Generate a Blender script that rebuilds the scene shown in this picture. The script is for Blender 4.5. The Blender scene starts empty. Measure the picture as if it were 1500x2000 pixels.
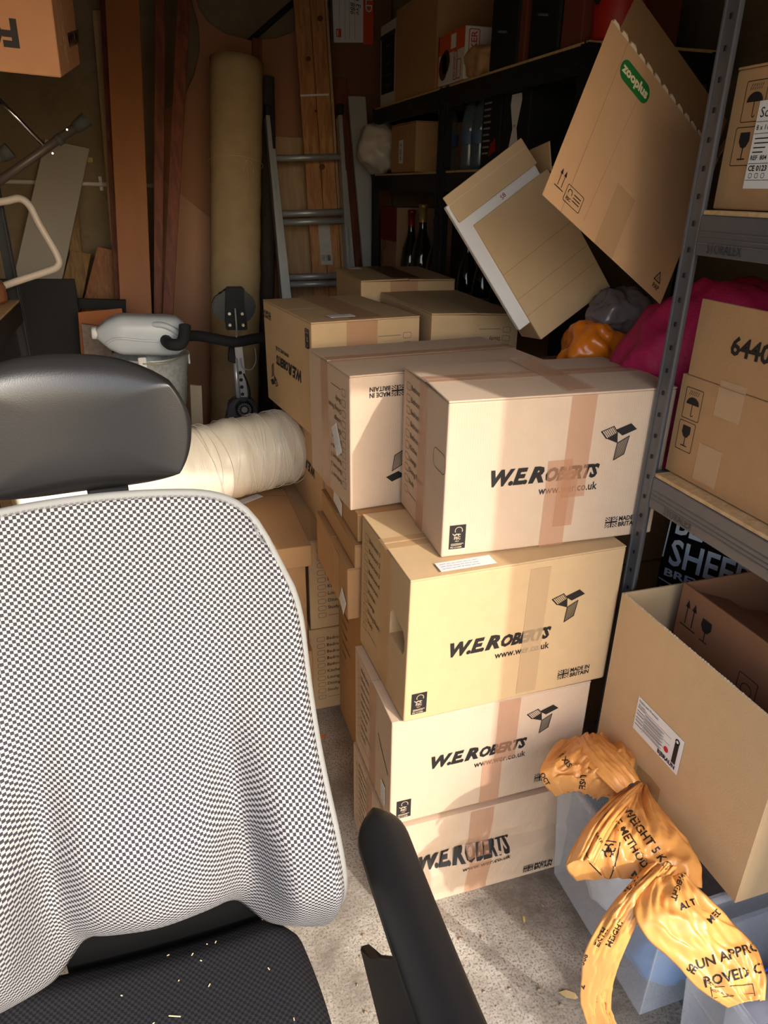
import bpy, bmesh, math, random
from mathutils import Vector as V, Matrix, noise
random.seed(7)
scn = bpy.context.scene
col = scn.collection
# ------------------------------------------------------------------ camera
FPX, PITCH, ROLL, YAW, CAMH = 1385.0, math.radians(24.6), math.radians(0.85), math.radians(17.7), 1.68
fw = V((math.sin(YAW)*math.cos(PITCH), math.cos(YAW)*math.cos(PITCH), -math.sin(PITCH)))
r0 = V((math.cos(YAW), -math.sin(YAW), 0)); u0 = r0.cross(fw)
rt = r0*math.cos(ROLL) + u0*math.sin(ROLL); up = u0*math.cos(ROLL) - r0*math.sin(ROLL)
CO = V((0, 0, CAMH))
cd = bpy.data.cameras.new('camera'); cam = bpy.data.objects.new('camera', cd); col.objects.link(cam)
cam.matrix_world = Matrix(((rt.x, up.x, -fw.x, 0), (rt.y, up.y, -fw.y, 0), (rt.z, up.z, -fw.z, CAMH), (0, 0, 0, 1)))
cd.sensor_fit = 'VERTICAL'; cd.sensor_height = 24; cd.lens = FPX/2000*24; cd.clip_start = 0.02
scn.camera = cam
# ------------------------------------------------------------------ light
SUN_AZ, SUN_EL = math.radians(20), math.radians(32)
w = bpy.data.worlds.new('sky'); scn.world = w; w.use_nodes = True
nt = w.node_tree; nt.nodes.clear()
sky = nt.nodes.new('ShaderNodeTexSky'); sky.sky_type = 'NISHITA'; sky.sun_disc = False
sky.sun_elevation = SUN_EL; sky.sun_rotation = math.pi - SUN_AZ; sky.air_density = 1.0; sky.dust_density = 2.5
bg = nt.nodes.new('ShaderNodeBackground'); bg.inputs[1].default_value = 0.62
wo = nt.nodes.new('ShaderNodeOutputWorld')
nt.links.new(sky.outputs[0], bg.inputs[0]); nt.links.new(bg.outputs[0], wo.inputs[0])
sl = bpy.data.lights.new('sun', 'SUN'); sl.energy = 3.4; sl.angle = math.radians(0.7); sl.color = (1, 0.96, 0.91)
sun = bpy.data.objects.new('sun', sl); col.objects.link(sun)
sd = V((math.sin(SUN_AZ)*math.cos(SUN_EL), -math.cos(SUN_AZ)*math.cos(SUN_EL), math.sin(SUN_EL)))
sun.rotation_euler = sd.to_track_quat('Z', 'Y').to_euler(); sun.location = sd*8
vs = scn.view_settings; vs.view_transform = 'Standard'; vs.look = 'None'; vs.gamma = 1; vs.use_curve_mapping = False
vs.exposure = -0.32
# ------------------------------------------------------------------ rays through the photograph's pixels
def ray(x, y): return fw + rt*((x-750)/FPX) - up*((y-1000)/FPX)
def atz(x, y, z): r = ray(x, y); return CO + r*((z-CAMH)/r.z)
def aty(x, y, Y): r = ray(x, y); return CO + r*(Y/r.y)
def atx(x, y, X): r = ray(x, y); return CO + r*(X/r.x)
def atp(x, y, p, n): r = ray(x, y); return CO + r*((p-CO).dot(n)/r.dot(n))
# ------------------------------------------------------------------ materials
MATS = {}
def lin(c): return tuple(((v/255+.055)/1.055)**2.4 if v > 10 else v/255/12.92 for v in c)
def mat(name, rgb, rough=.8, metal=0, noise_amt=0.0, nscale=40, bump=0.0, bscale=200, stretch=None, spec=.4,
        alpha=1.0, trans=0.0, coat=0.0, wave=None, emit=None):
    if name in MATS: return MATS[name]
    m = bpy.data.materials.new(name); m.use_nodes = True; n = m.node_tree; N = n.nodes; L = n.links
    b = N['Principled BSDF']; c = lin(rgb) + (1,)
    b.inputs['Base Color'].default_value = c; b.inputs['Roughness'].default_value = rough; b.inputs['Metallic'].default_value = metal
    b.inputs['Specular IOR Level'].default_value = spec; b.inputs['Alpha'].default_value = alpha
    b.inputs['Transmission Weight'].default_value = trans; b.inputs['Coat Weight'].default_value = coat
    tc = N.new('ShaderNodeTexCoord'); mp = N.new('ShaderNodeMapping'); L.new(tc.outputs['Object'], mp.inputs[0])
    if stretch: mp.inputs['Scale'].default_value = stretch
    h = None
    if noise_amt or bump:
        tx = N.new('ShaderNodeTexNoise'); tx.inputs['Scale'].default_value = nscale; tx.inputs['Detail'].default_value = 5
        L.new(mp.outputs[0], tx.inputs['Vector'])
    if noise_amt:
        mx = N.new('ShaderNodeMix'); mx.data_type = 'RGBA'
        mx.inputs[6].default_value = tuple(v*(1-noise_amt) for v in c[:3]) + (1,)
        mx.inputs[7].default_value = tuple(min(1, v*(1+noise_amt)) for v in c[:3]) + (1,)
        L.new(tx.outputs['Fac'], mx.inputs[0]); L.new(mx.outputs[2], b.inputs['Base Color'])
    if bump:
        t2 = N.new('ShaderNodeTexNoise'); t2.inputs['Scale'].default_value = bscale; t2.inputs['Detail'].default_value = 3
        L.new(mp.outputs[0], t2.inputs['Vector']); h = t2.outputs['Fac']
        if wave:
            wv = N.new('ShaderNodeTexWave'); wv.bands_direction = wave[0]; wv.inputs['Scale'].default_value = wave[1]; wv.inputs['Distortion'].default_value = .6
            L.new(tc.outputs['Object'], wv.inputs['Vector'])
            ad = N.new('ShaderNodeMath'); ad.operation = 'MULTIPLY_ADD'; L.new(wv.outputs['Fac'], ad.inputs[0]); ad.inputs[1].default_value = wave[2]; L.new(h, ad.inputs[2]); h = ad.outputs[0]
        bp = N.new('ShaderNodeBump'); bp.inputs['Strength'].default_value = bump; bp.inputs['Distance'].default_value = .002
        L.new(h, bp.inputs['Height']); L.new(bp.outputs[0], b.inputs['Normal'])
    if emit: b.inputs['Emission Color'].default_value = lin(emit) + (1,); b.inputs['Emission Strength'].default_value = 1
    MATS[name] = m; return m
def wood(name, rgb, dark, scale=6, stretch=(8, 8, .6), rough=.6):
    if name in MATS: return MATS[name]
    m = bpy.data.materials.new(name); m.use_nodes = True; n = m.node_tree; N = n.nodes; L = n.links; b = N['Principled BSDF']
    tc = N.new('ShaderNodeTexCoord'); mp = N.new('ShaderNodeMapping'); mp.inputs['Scale'].default_value = stretch; L.new(tc.outputs['Object'], mp.inputs[0])
    tx = N.new('ShaderNodeTexNoise'); tx.inputs['Scale'].default_value = scale; tx.inputs['Detail'].default_value = 6; tx.inputs['Distortion'].default_value = .8
    L.new(mp.outputs[0], tx.inputs['Vector'])
    cr = N.new('ShaderNodeValToRGB'); cr.color_ramp.elements[0].position = .35; cr.color_ramp.elements[1].position = .65
    cr.color_ramp.elements[0].color = lin(dark)+(1,); cr.color_ramp.elements[1].color = lin(rgb)+(1,)
    L.new(tx.outputs['Fac'], cr.inputs[0]); L.new(cr.outputs[0], b.inputs['Base Color']); b.inputs['Roughness'].default_value = rough
    MATS[name] = m; return m
CARD = mat('kraft_board', (206, 180, 154), .85, noise_amt=.07, nscale=25, bump=.25, bscale=260, wave=('X', 60, .5), spec=.15)
CARDY = mat('kraft_board_yellow', (204, 172, 130), .85, noise_amt=.07, nscale=25, bump=.25, bscale=260, spec=.15)
CARDB = mat('kraft_board_brown', (180, 140, 98), .85, noise_amt=.09, nscale=25, bump=.2, bscale=260, spec=.15)
CARDI = mat('kraft_inner', (200, 168, 132), .9, noise_amt=.06, nscale=20, bump=.2, bscale=200, spec=.1)
EDGE = mat('board_edge', (222, 196, 160), .9, spec=.1)
TAPE = mat('brown_tape', (208, 152, 116), .28, noise_amt=.06, nscale=30, bump=.25, bscale=40, alpha=.42, spec=.5)
TAPEC = mat('clear_tape', (205, 165, 115), .22, bump=.25, bscale=30, alpha=.35, spec=.6)
INK = mat('black_ink', (34, 30, 28), .6, noise_amt=.15, nscale=300)
INKT = mat('thin_ink', (70, 58, 46), .7)
PAPER = mat('white_paper', (232, 230, 226), .7, spec=.2)
BLUEINK = mat('blue_pen', (110, 120, 165), .7)
BLACKP = mat('black_plastic', (26, 26, 27), .42, noise_amt=.1, nscale=60, bump=.05, bscale=900, spec=.5)
BLACKM = mat('black_matt', (24, 24, 25), .7, noise_amt=.15, nscale=30)
STEEL = mat('shelf_steel', (104, 103, 104), .42, metal=.35, noise_amt=.1, nscale=30, spec=.5)
STEELD = mat('shelf_steel_dark', (30, 31, 34), .5, metal=.2, noise_amt=.1, nscale=30)
ALU = mat('aluminium', (176, 176, 174), .42, metal=.5, noise_amt=.12, nscale=25)
CHROME = mat('chrome', (220, 220, 222), .15, metal=1)
WHITEP = mat('white_plastic', (214, 206, 194), .4)
CHIP = wood('chipboard', (206, 172, 124), (184, 148, 102), 60, (1, 1, 1), .8)
REDWOOD = wood('mahogany', (140, 74, 44), (104, 50, 28), 5)
DOORWOOD = mat('veneer', (170, 108, 62), .55, noise_amt=.12, nscale=3, stretch=(6, 6, .5), bump=.05)
PINE = wood('pine', (202, 146, 92), (168, 108, 60), 4, (12, 12, .5))
PINEW = wood('pale_pine', (196, 162, 120), (178, 142, 100), 4, (10, 10, .6))
OLIVEW = wood('olive_timber', (158, 120, 62), (124, 90, 42), 5, (12, 12, .8))
ORANGEW = wood('orange_timber', (170, 112, 62), (134, 82, 42), 5, (12, 12, .8))
HARDB = mat('hardboard', (176, 124, 92), .75, noise_amt=.07, nscale=8)
# ------------------------------------------------------------------ mesh helpers
def link(name, me, m=None, parent=None):
    o = bpy.data.objects.new(name, me); col.objects.link(o)
    if m is not None and me is not None:
        for k in (m if isinstance(m, (list, tuple)) else [m]): me.materials.append(k)
    if parent is not None: o.parent = parent
    return o
def fin(bm, name, m, parent=None, smooth=False):
    me = bpy.data.meshes.new(name); bmesh.ops.recalc_face_normals(bm, faces=bm.faces[:]); bm.to_mesh(me); bm.free()
    if smooth:
        for p in me.polygons: p.use_smooth = True
    return link(name, me, m, parent)
def raw(name, vs_, fs, m, parent=None, smooth=False):
    me = bpy.data.meshes.new(name); me.from_pydata([tuple(v) for v in vs_], [], fs); me.update()
    if smooth:
        for p in me.polygons: p.use_smooth = True
    return link(name, me, m, parent)
def tag(o, label, cat, group=None, kind=None):
    o['label'] = label; o['category'] = cat
    if group: o['group'] = group
    if kind: o['kind'] = kind
    return o
def struct(o): o['kind'] = 'structure'; return o
def thing(name, label, cat, loc=(0, 0, 0), rz=0, group=None, rot=None):
    o = bpy.data.objects.new(name, None); col.objects.link(o); o.location = loc; o.rotation_euler = rot or (0, 0, rz)
    o.empty_display_size = .05
    return tag(o, label, cat, group)
def hexa(bm, c, bevel=0, seg=2):
    """c: 8 corners FLB FRB BRB BLB FLT FRT BRT BLT"""
    v = [bm.verts.new(p) for p in c]
    fs = [bm.faces.new([v[i] for i in q]) for q in ((3, 2, 1, 0), (4, 5, 6, 7), (0, 1, 5, 4), (1, 2, 6, 5), (2, 3, 7, 6), (3, 0, 4, 7))]
    if bevel:
        es = {e for f in fs for e in f.edges}
        bmesh.ops.bevel(bm, geom=list(es), offset=bevel, segments=seg, profile=.5, affect='EDGES', clamp_overlap=True)
def c8(x0, x1, y0, y1, z0, z1):
    return [V(p) for p in ((x0, y0, z0), (x1, y0, z0), (x1, y1, z0), (x0, y1, z0), (x0, y0, z1), (x1, y0, z1), (x1, y1, z1), (x0, y1, z1))]
def box(name, x0, x1, y0, y1, z0, z1, m, parent=None, bevel=0, seg=2, smooth=False):
    bm = bmesh.new(); hexa(bm, c8(x0, x1, y0, y1, z0, z1), bevel, seg); return fin(bm, name, m, parent, smooth)
def boxes(name, lst, m, parent=None, bevel=0):
    bm = bmesh.new()
    for b in lst: hexa(bm, c8(*b), bevel)
    return fin(bm, name, m, parent)
def prism(name, pts, ext, m, parent=None, bevel=0, seg=1):
    bm = bmesh.new(); n = len(pts); ext = V(ext); a = [bm.verts.new(p) for p in pts]; b = [bm.verts.new(V(p)+ext) for p in pts]
    bm.faces.new(a); bm.faces.new(b[::-1])
    for i in range(n): bm.faces.new((a[i], b[i], b[(i+1) % n], a[(i+1) % n]))
    if bevel: bmesh.ops.bevel(bm, geom=bm.edges[:], offset=bevel, segments=seg, affect='EDGES', clamp_overlap=True)
    return fin(bm, name, m, parent)
def tube_bm(bm, path, r, n=10, cap=True, rz=None):
    path = [V(p) for p in path]; rings = []; k = len(path); prev = None
    for i, p in enumerate(path):
        t = (path[min(i+1, k-1)] - path[max(i-1, 0)]).normalized()
        if prev is None:
            a = t.cross(V((0, 0, 1))); a = t.cross(V((1, 0, 0))) if a.length < .1 else a
        else: a = prev - t*prev.dot(t)
        a.normalize(); prev = a; b = t.cross(a); rr = r[i] if isinstance(r, (list, tuple)) else r
        rings.append([bm.verts.new(p + (a*math.cos(q) + b*math.sin(q))*rr) for q in (2*math.pi*j/n for j in range(n))])
    for i in range(k-1):
        for j in range(n): bm.faces.new((rings[i][j], rings[i][(j+1) % n], rings[i+1][(j+1) % n], rings[i+1][j]))
    if cap: bm.faces.new(rings[0][::-1]); bm.faces.new(rings[-1])
def tube(name, path, r, m, parent=None, n=10, smooth=True):
    bm = bmesh.new(); tube_bm(bm, path, r, n); return fin(bm, name, m, parent, smooth)
def curve_path(pts, k=6):
    """Catmull-Rom through pts"""
    pts = [V(p) for p in pts]; out = []
    for i in range(len(pts)-1):
        p0, p1, p2, p3 = pts[max(i-1, 0)], pts[i], pts[i+1], pts[min(i+2, len(pts)-1)]
        for j in range(k):
            t = j/k; out.append(.5*((2*p1)+(p2-p0)*t+(2*p0-5*p1+4*p2-p3)*t*t+(3*p1-p0-3*p2+p3)*t**3))
    out.append(pts[-1]); return out
def lathe(name, prof, m, parent=None, n=24, loc=(0, 0, 0), smooth=True):
    bm = bmesh.new(); L = V(loc); rings = []
    for r, z in prof: rings.append([bm.verts.new(L + V((max(r, 1e-4)*math.cos(2*math.pi*j/n), max(r, 1e-4)*math.sin(2*math.pi*j/n), z))) for j in range(n)])
    for i in range(len(rings)-1):
        for j in range(n): bm.faces.new((rings[i][j], rings[i][(j+1) % n], rings[i+1][(j+1) % n], rings[i+1][j]))
    bmesh.ops.remove_doubles(bm, verts=bm.verts[:], dist=2e-4)
    return fin(bm, name, m, parent, smooth)
# ------------------------------------------------------------------ flat print: lettering and marks laid on a face
TXT = {}
def text_tris(s, bold=0.0, shear=0.0):
    k = (s, bold, shear)
    if k in TXT: return TXT[k]
    cu = bpy.data.curves.new('lettering', 'FONT'); cu.body = s; cu.size = 1; cu.offset = bold; cu.shear = shear; cu.resolution_u = 2
    o = bpy.data.objects.new('lettering', cu); col.objects.link(o)
    me = bpy.data.meshes.new_from_object(o.evaluated_get(bpy.context.evaluated_depsgraph_get()))
    vv = [(v.co.x, v.co.y) for v in me.vertices]; ff = [tuple(p.vertices) for p in me.polygons]
    bpy.data.objects.remove(o); bpy.data.curves.remove(cu); bpy.data.meshes.remove(me)
    x1 = max((v[0] for v in vv), default=0); TXT[k] = (vv, ff, x1); return TXT[k]
class Print:
    def __init__(s): s.v = []; s.f = []
    def poly(s, pts):
        b = len(s.v); s.v += [tuple(p) for p in pts]; s.f.append(tuple(range(b, b+len(pts)))); return s
    def rect(s, x, y, w, h): return s.poly(((x, y), (x+w, y), (x+w, y+h), (x, y+h)))
    def line(s, pts, t, closed=False):
        n = len(pts)
        for i in range(n if closed else n-1):
            a, b = V(pts[i]).to_2d() if len(pts[i]) > 2 else V(pts[i]), V(pts[(i+1) % n]); d = b-a
            if d.length < 1e-9: continue
            d.normalize(); q = V((-d.y, d.x))*t/2; e = d*t*.4
            s.poly((a-q-e, b-q+e, b+q+e, a+q-e))
        return s
    def rframe(s, x, y, w, h, t, r):
        pts = []
        for cx, cy, a0 in ((x+w-r, y+r, -90), (x+w-r, y+h-r, 0), (x+r, y+h-r, 90), (x+r, y+r, 180)):
            for k in range(4): a = math.radians(a0+30*k); pts.append((cx+r*math.cos(a), cy+r*math.sin(a)))
        return s.line(pts, t, True)
    def disc(s, cx, cy, r, n=18, ry=None): return s.poly([(cx+r*math.cos(2*math.pi*k/n), cy+(ry or r)*math.sin(2*math.pi*k/n)) for k in range(n)])
    def arc(s, cx, cy, r, a0, a1, t, n=14): return s.line([(cx+r*math.cos(math.radians(a0+(a1-a0)*k/n)), cy+r*math.sin(math.radians(a0+(a1-a0)*k/n))) for k in range(n+1)], t)
    def text(s, txt, x, y, size, rot=0, bold=0.0, shear=0.0, width=None):
        vv, ff, x1 = text_tris(txt, bold, shear); sx = size if not width else width/max(x1, 1e-6); b = len(s.v); c, q = math.cos(math.radians(rot)), math.sin(math.radians(rot))
        s.v += [(x+c*a*sx-q*e*size, y+q*a*sx+c*e*size) for a, e in vv]; s.f += [tuple(i+b for i in f) for f in ff]; return s
    def add(s, o, x=0, y=0, sc=1, rot=0):
        b = len(s.v); c, q = math.cos(math.radians(rot)), math.sin(math.radians(rot))
        s.v += [(x+sc*(c*a-q*e), y+sc*(q*a+c*e)) for a, e in o.v]; s.f += [tuple(i+b for i in f) for f in o.f]; return s
    def put(s, name, m, parent, fr, eps=.0009, flip=False):
        return raw(name, [fr(a, b, eps, flip) for a, b in s.v], s.f, m, parent)
def frame(o, U, W, w, h):
    """lower-left corner, right and up unit vectors, size -> metric map onto a flat face"""
    o, U, W = V(o), V(U).normalized(), V(W).normalized(); n = U.cross(W)
    def f(a, b, e=.0009, flip=False):
        if flip: a, b = w-a, h-b
        return o + U*a + W*b + n*e
    return f
def quadframe(bl, br, tl, tr, w, h):
    bl, br, tl, tr = V(bl), V(br), V(tl), V(tr); n = (br-bl).cross(tl-bl).normalized()
    def f(a, b, e=.0009, flip=False):
        if flip: a, b = w-a, h-b
        s, t = a/w, b/h
        return bl*(1-s)*(1-t) + br*s*(1-t) + tl*(1-s)*t + tr*s*t + n*e
    return f
def slab(name, fr, x, y, w, h, m, parent, t=.0006, nx=1, ny=1, eps=.0006):
    """thin sheet (tape, label) lying on a face"""
    vv = []; ff = []
    for j in range(ny+1):
        for i in range(nx+1): vv.append(fr(x+w*i/nx, y+h*j/ny, eps+t))
    k = len(vv)
    ring = [fr(x, y, eps), fr(x+w, y, eps), fr(x+w, y+h, eps), fr(x, y+h, eps)]
    for j in range(ny):
        for i in range(nx): a = j*(nx+1)+i; ff.append((a, a+1, a+nx+2, a+nx+1))
    vv += ring; ci = [0, nx, (nx+1)*(ny+1)-1, (nx+1)*ny]
    for q in range(4): ff.append((k+q, k+(q+1) % 4, ci[(q+1) % 4], ci[q]))
    return raw(name, vv, ff, m, parent)
# ------------------------------------------------------------------ the garage
CONC = mat('concrete_floor', (176, 164, 146), .9, noise_amt=.0, bump=.9, bscale=90, spec=.2)
def concrete(m, c0, c1, c2, big, fine):
    n = m.node_tree; N = n.nodes; L = n.links; b = N['Principled BSDF']; tc = N.new('ShaderNodeTexCoord')
    t1 = N.new('ShaderNodeTexNoise'); t1.inputs['Scale'].default_value = big; t1.inputs['Detail'].default_value = 8; t1.inputs['Roughness'].default_value = .65
    t2 = N.new('ShaderNodeTexVoronoi'); t2.inputs['Scale'].default_value = fine
    t3 = N.new('ShaderNodeTexNoise'); t3.inputs['Scale'].default_value = fine*1.3; t3.inputs['Detail'].default_value = 4
    for t in (t1, t2, t3): L.new(tc.outputs['Object'], t.inputs['Vector'])
    r1 = N.new('ShaderNodeValToRGB'); e = r1.color_ramp.elements; e[0].position = .33; e[1].position = .62; e[0].color = lin(c0)+(1,); e[1].color = lin(c1)+(1,)
    L.new(t1.outputs['Fac'], r1.inputs[0])
    r2 = N.new('ShaderNodeValToRGB'); e = r2.color_ramp.elements; e[0].position = .36; e[1].position = .5; e[0].color = (1, 1, 1, 1); e[1].color = (0, 0, 0, 1)
    L.new(t3.outputs['Fac'], r2.inputs[0])
    mx = N.new('ShaderNodeMix'); mx.data_type = 'RGBA'; L.new(r2.outputs[0], mx.inputs[0]); L.new(r1.outputs[0], mx.inputs[6]); mx.inputs[7].default_value = lin(c2)+(1,)
    L.new(mx.outputs[2], b.inputs['Base Color'])
concrete(CONC, (118, 108, 96), (202, 194, 180), (128, 118, 106), 3.0, 150)
WALL = mat('wall_render', (140, 122, 96), .9, bump=.3, bscale=60, spec=.15); concrete(WALL, (118, 102, 80), (150, 132, 104), (134, 116, 92), 1.6, 14)
ROOF = mat('roof_board', (96, 82, 66), .9, noise_amt=.1, nscale=5)
DRIVE = mat('drive', (150, 144, 134), .9, noise_amt=.15, nscale=20)
XL, XR, YB, YF, ZC, ZLINT = -1.0, 1.72, 4.34, 0.15, 2.75, 2.25
struct(box('floor', XL-.15, XR+.15, YF-.2, YB+.15, -.12, 0, CONC))
struct(box('floor_driveway', -9, 9, -12, YF-.2, -.14, -.02, DRIVE))
struct(box('wall_back', XL-.15, XR+.15, YB, YB+.12, 0, ZC, WALL))
struct(box('wall_left', XL-.12, XL, YF, YB, 0, ZC, WALL))
struct(box('wall_right', XR, XR+.12, YF, YB, 0, ZC, WALL))
struct(box('ceiling', XL-.2, XR+.2, YF-.25, YB+.2, ZC, ZC+.1, ROOF))
struct(box('wall_front', XL-.2, XR+.2, YF-.12, YF, ZLINT, ZC, WALL))
struct(box('wall_added_sun_block', 1.06, XR+.2, YF-.12, YF, 0, ZLINT, WALL))  # out-of-view return, added to keep direct sun off the carton fronts
# ------------------------------------------------------------------ removal cartons
def logo():
    p = Print()
    p.text('W.E.', .0, 0, .047, bold=.055, shear=.3, width=.089); p.text('R', .091, 0, .047, bold=.055, shear=.3, width=.036)
    p.text('OBERTS', .127, 0, .040, bold=.055, shear=.3, width=.128)
    p.text('www.wer.co.uk', .118, -.030, .026, bold=.012, width=.137)
    return p
def icon():
    p = Print()
    p.poly(((.027, .042), (.062, .054), (.078, .040), (.045, .028)))
    p.poly(((.008, .024), (.033, .036), (.036, .012)))
    p.line(((.008, .024), (-.006, .040), (.022, .050), (.033, .036)), .002)
    for k in range(7): p.line(((-.004+.004*k, .040+.0014*k), (.009+.0036*k, .025+.0016*k)), .0012)
    p.line(((.036, .012), (.062, .026), (.056, -.014), (.033, -.026)), .002, True)
    for k in range(9): q = k/9; p.line(((.036+.026*q, .012+.014*q), (.033+.023*q, -.026+.012*q)), .0013)
    return p
def fsc():
    p = Print(); p.rect(0, 0, .036, .056); return p
def fsc_marks():
    p = Print(); p.arc(.020, .043, .008, -20, 200, .0016); p.line(((.007, .036), (.012, .031), (.016, .036)), .0016); p.line(((.012, .034), (.024, .034)), .0018)
    p.rect(.019, .030, .0022, .006); p.text('FSC', .010, .0225, .009, bold=.03); p.text('MIX', .013, .0165, .005)
    p.rect(.004, .0115, .028, .0013); p.rect(.004, .0085, .024, .0013); p.text('FSC C115686', .003, .0025, .0045, bold=.03); return p
def flag():
    p = Print()
    W_, H_ = .030, .026
    p.rect(0, H_*.42, W_*.44, H_*.16); p.rect(W_*.56, H_*.42, W_*.44, H_*.16); p.rect(W_*.44, 0, W_*.12, H_)
    for sx in (0, 1):
        for sy in (0, 1):
            X = lambda a: a if not sx else W_-a
            Y = lambda a: a if not sy else H_-a
            p.poly(((X(.0055), Y(0)), (X(.0112), Y(0)), (X(.0112), Y(.0045))))
            p.poly(((X(0), Y(.0045)), (X(0), Y(.009)), (X(.0055), Y(.009))))
            p.line(((X(.0005), Y(.0005)), (X(.0112), Y(.0085))), .0016)
    return p
def made():
    p = flag(); p.text('MADE IN', .033, .0145, .0155, bold=.03, width=.052); p.text('BRITAIN', .033, .0005, .0155, bold=.03, width=.052); return p
ROOMS = ('Bedroom 1', 'Bedroom 2', 'Bedroom 3', 'Bedroom 4', 'Bathroom', 'Kitchen', 'Lounge', 'Dining Room', 'Study', '')
def rooms(rows=ROOMS, x=.028, y=.292, dy=.0272, n0=0):
    a, b = Print(), Print()
    for i, s in enumerate(rows):
        yy = y-dy*i; b.rframe(x, yy-.004, .026, .0165, .0011, .005)
        if s: a.text(s, x+.032, yy, .0175, bold=.014)
        else: a.line(((x+.034, yy+.002), (x+.105, yy+.002)), .0014)
    return a, b
def carton(label, fl, yaw, w, d, h, m=CARD, name='cardboard_box', seam='x', group=None, flaps=True, cat='box', jit=None, lift=.002):
    yaw = math.radians(yaw); a = V((math.cos(yaw), math.sin(yaw), 0)); b = V((-math.sin(yaw), math.cos(yaw), 0))
    r = thing(name, label, cat, V(fl) + a*w/2 + b*d/2, yaw, group)
    t = .004; hb = h - (t if flaps else 0)
    C = c8(-w/2, w/2, -d/2, d/2, 0, hb)
    if jit:
        for k, dv in jit.items(): C[k] = C[k] + V(dv)
    bm = bmesh.new(); hexa(bm, C, .0035, 2); body = fin(bm, 'body', m, r)
    if flaps:
        rr = random.Random(label)
        for s in (-1, 1):
            lf = lift*rr.uniform(.4, 1.8)
            bm = bmesh.new(); T = [C[k].copy() for k in (4, 5, 6, 7)]
            cf, cb = (T[0]+T[3])/2, (T[1]+T[2])/2; kf, kb = (T[0]+T[1])/2, (T[3]+T[2])/2
            if seam == 'x': q = (T[0], T[1], cb-V((0, .001, 0)), cf-V((0, .001, 0))) if s < 0 else (T[3], T[2], cb+V((0, .001, 0)), cf+V((0, .001, 0)))
            else: q = (T[0], T[3], kb-V((.001, 0, 0)), kf-V((.001, 0, 0))) if s < 0 else (T[1], T[2], kb+V((.001, 0, 0)), kf+V((.001, 0, 0)))
            lo = [p + V((0, 0, .0003)) for p in q]; lo[2].z += lf; lo[3].z += lf
            hexa(bm, [lo[0], lo[1], lo[2], lo[3]] + [p + V((0, 0, t)) for p in lo], .001, 1); fin(bm, 'flap', m, r)
    top = h+lift*1.2+.0006 if flaps else h
    fr = dict(front=quadframe(C[0], C[1], C[4], C[5], w, h), left=quadframe(C[3], C[0], C[7], C[4], d, h), right=quadframe(C[1], C[2], C[5], C[6], d, h),
              back=quadframe(C[2], C[3], C[6], C[7], w, h), top=frame((-w/2, -d/2, top), (1, 0, 0), (0, 1, 0), w, d))
    r2 = {'root': r, 'body': body, 'w': w, 'd': d, 'h': h, 'C': C}; r2.update(fr); return r2
def we_front(c, face='front', flip=False, fl=True, mk=True, lg=True):
    w_ = c['w'] if face in ('front', 'back') else c['d']; f = c[face]; p = Print()
    if lg: Print().add(logo(), .092, .155).put('printed_name', INK, c['root'], f, flip=flip); Print().add(icon(), .345, .215).put('printed_emblem', INK, c['root'], f, flip=flip)
    if mk: Print().add(made(), .382, .026).put('printed_origin', INK, c['root'], f, flip=flip)
    if fl: Print().add(fsc(), .016, .018).put('printed_stamp', INK, c['root'], f, flip=flip)
    if fl: Print().add(fsc_marks(), .016, .018).put('printed_certificate', CARD, c['root'], f, .0014, flip)
def we_end(c, face='left', flip=False, **k):
    a, b = rooms(**k); a.put('printed_list', INKT, c['root'], c[face], flip=flip); b.put('printed_checkbox', INKT, c['root'], c[face], flip=flip)
def tape(c, face, x, y, w, h, m=TAPE, name='tape', eps=.0012): return slab(name, c[face], x, y, w, h, m, c['root'], eps=eps)
def note(c, face, x, y, w, h, rot=0, eps=.002, lines=3):
    f = c[face]; cc, s = math.cos(math.radians(rot)), math.sin(math.radians(rot))
    g = lambda a, b, e=.001, flip=False: f(x+cc*a-s*b, y+s*a+cc*b, e+eps)
    lab = slab('address_label', g, 0, 0, w, h, PAPER, c['root'], eps=0)
    p = Print(); rr = random.Random(x*31+y)
    for k in range(lines):
        xx = w*.05; yy = h*(.8-.8*k/lines*.95)-h*.1
        while xx < w*.7: q = rr.uniform(.004, .014); p.line(((xx, yy), (xx+q, yy+rr.uniform(-.001, .001))), .0013); xx += q+.003
    p.put('handwriting', BLUEINK, c['root'], g, .0016); return lab
GS = 'removal cartons in the front stack'
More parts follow.
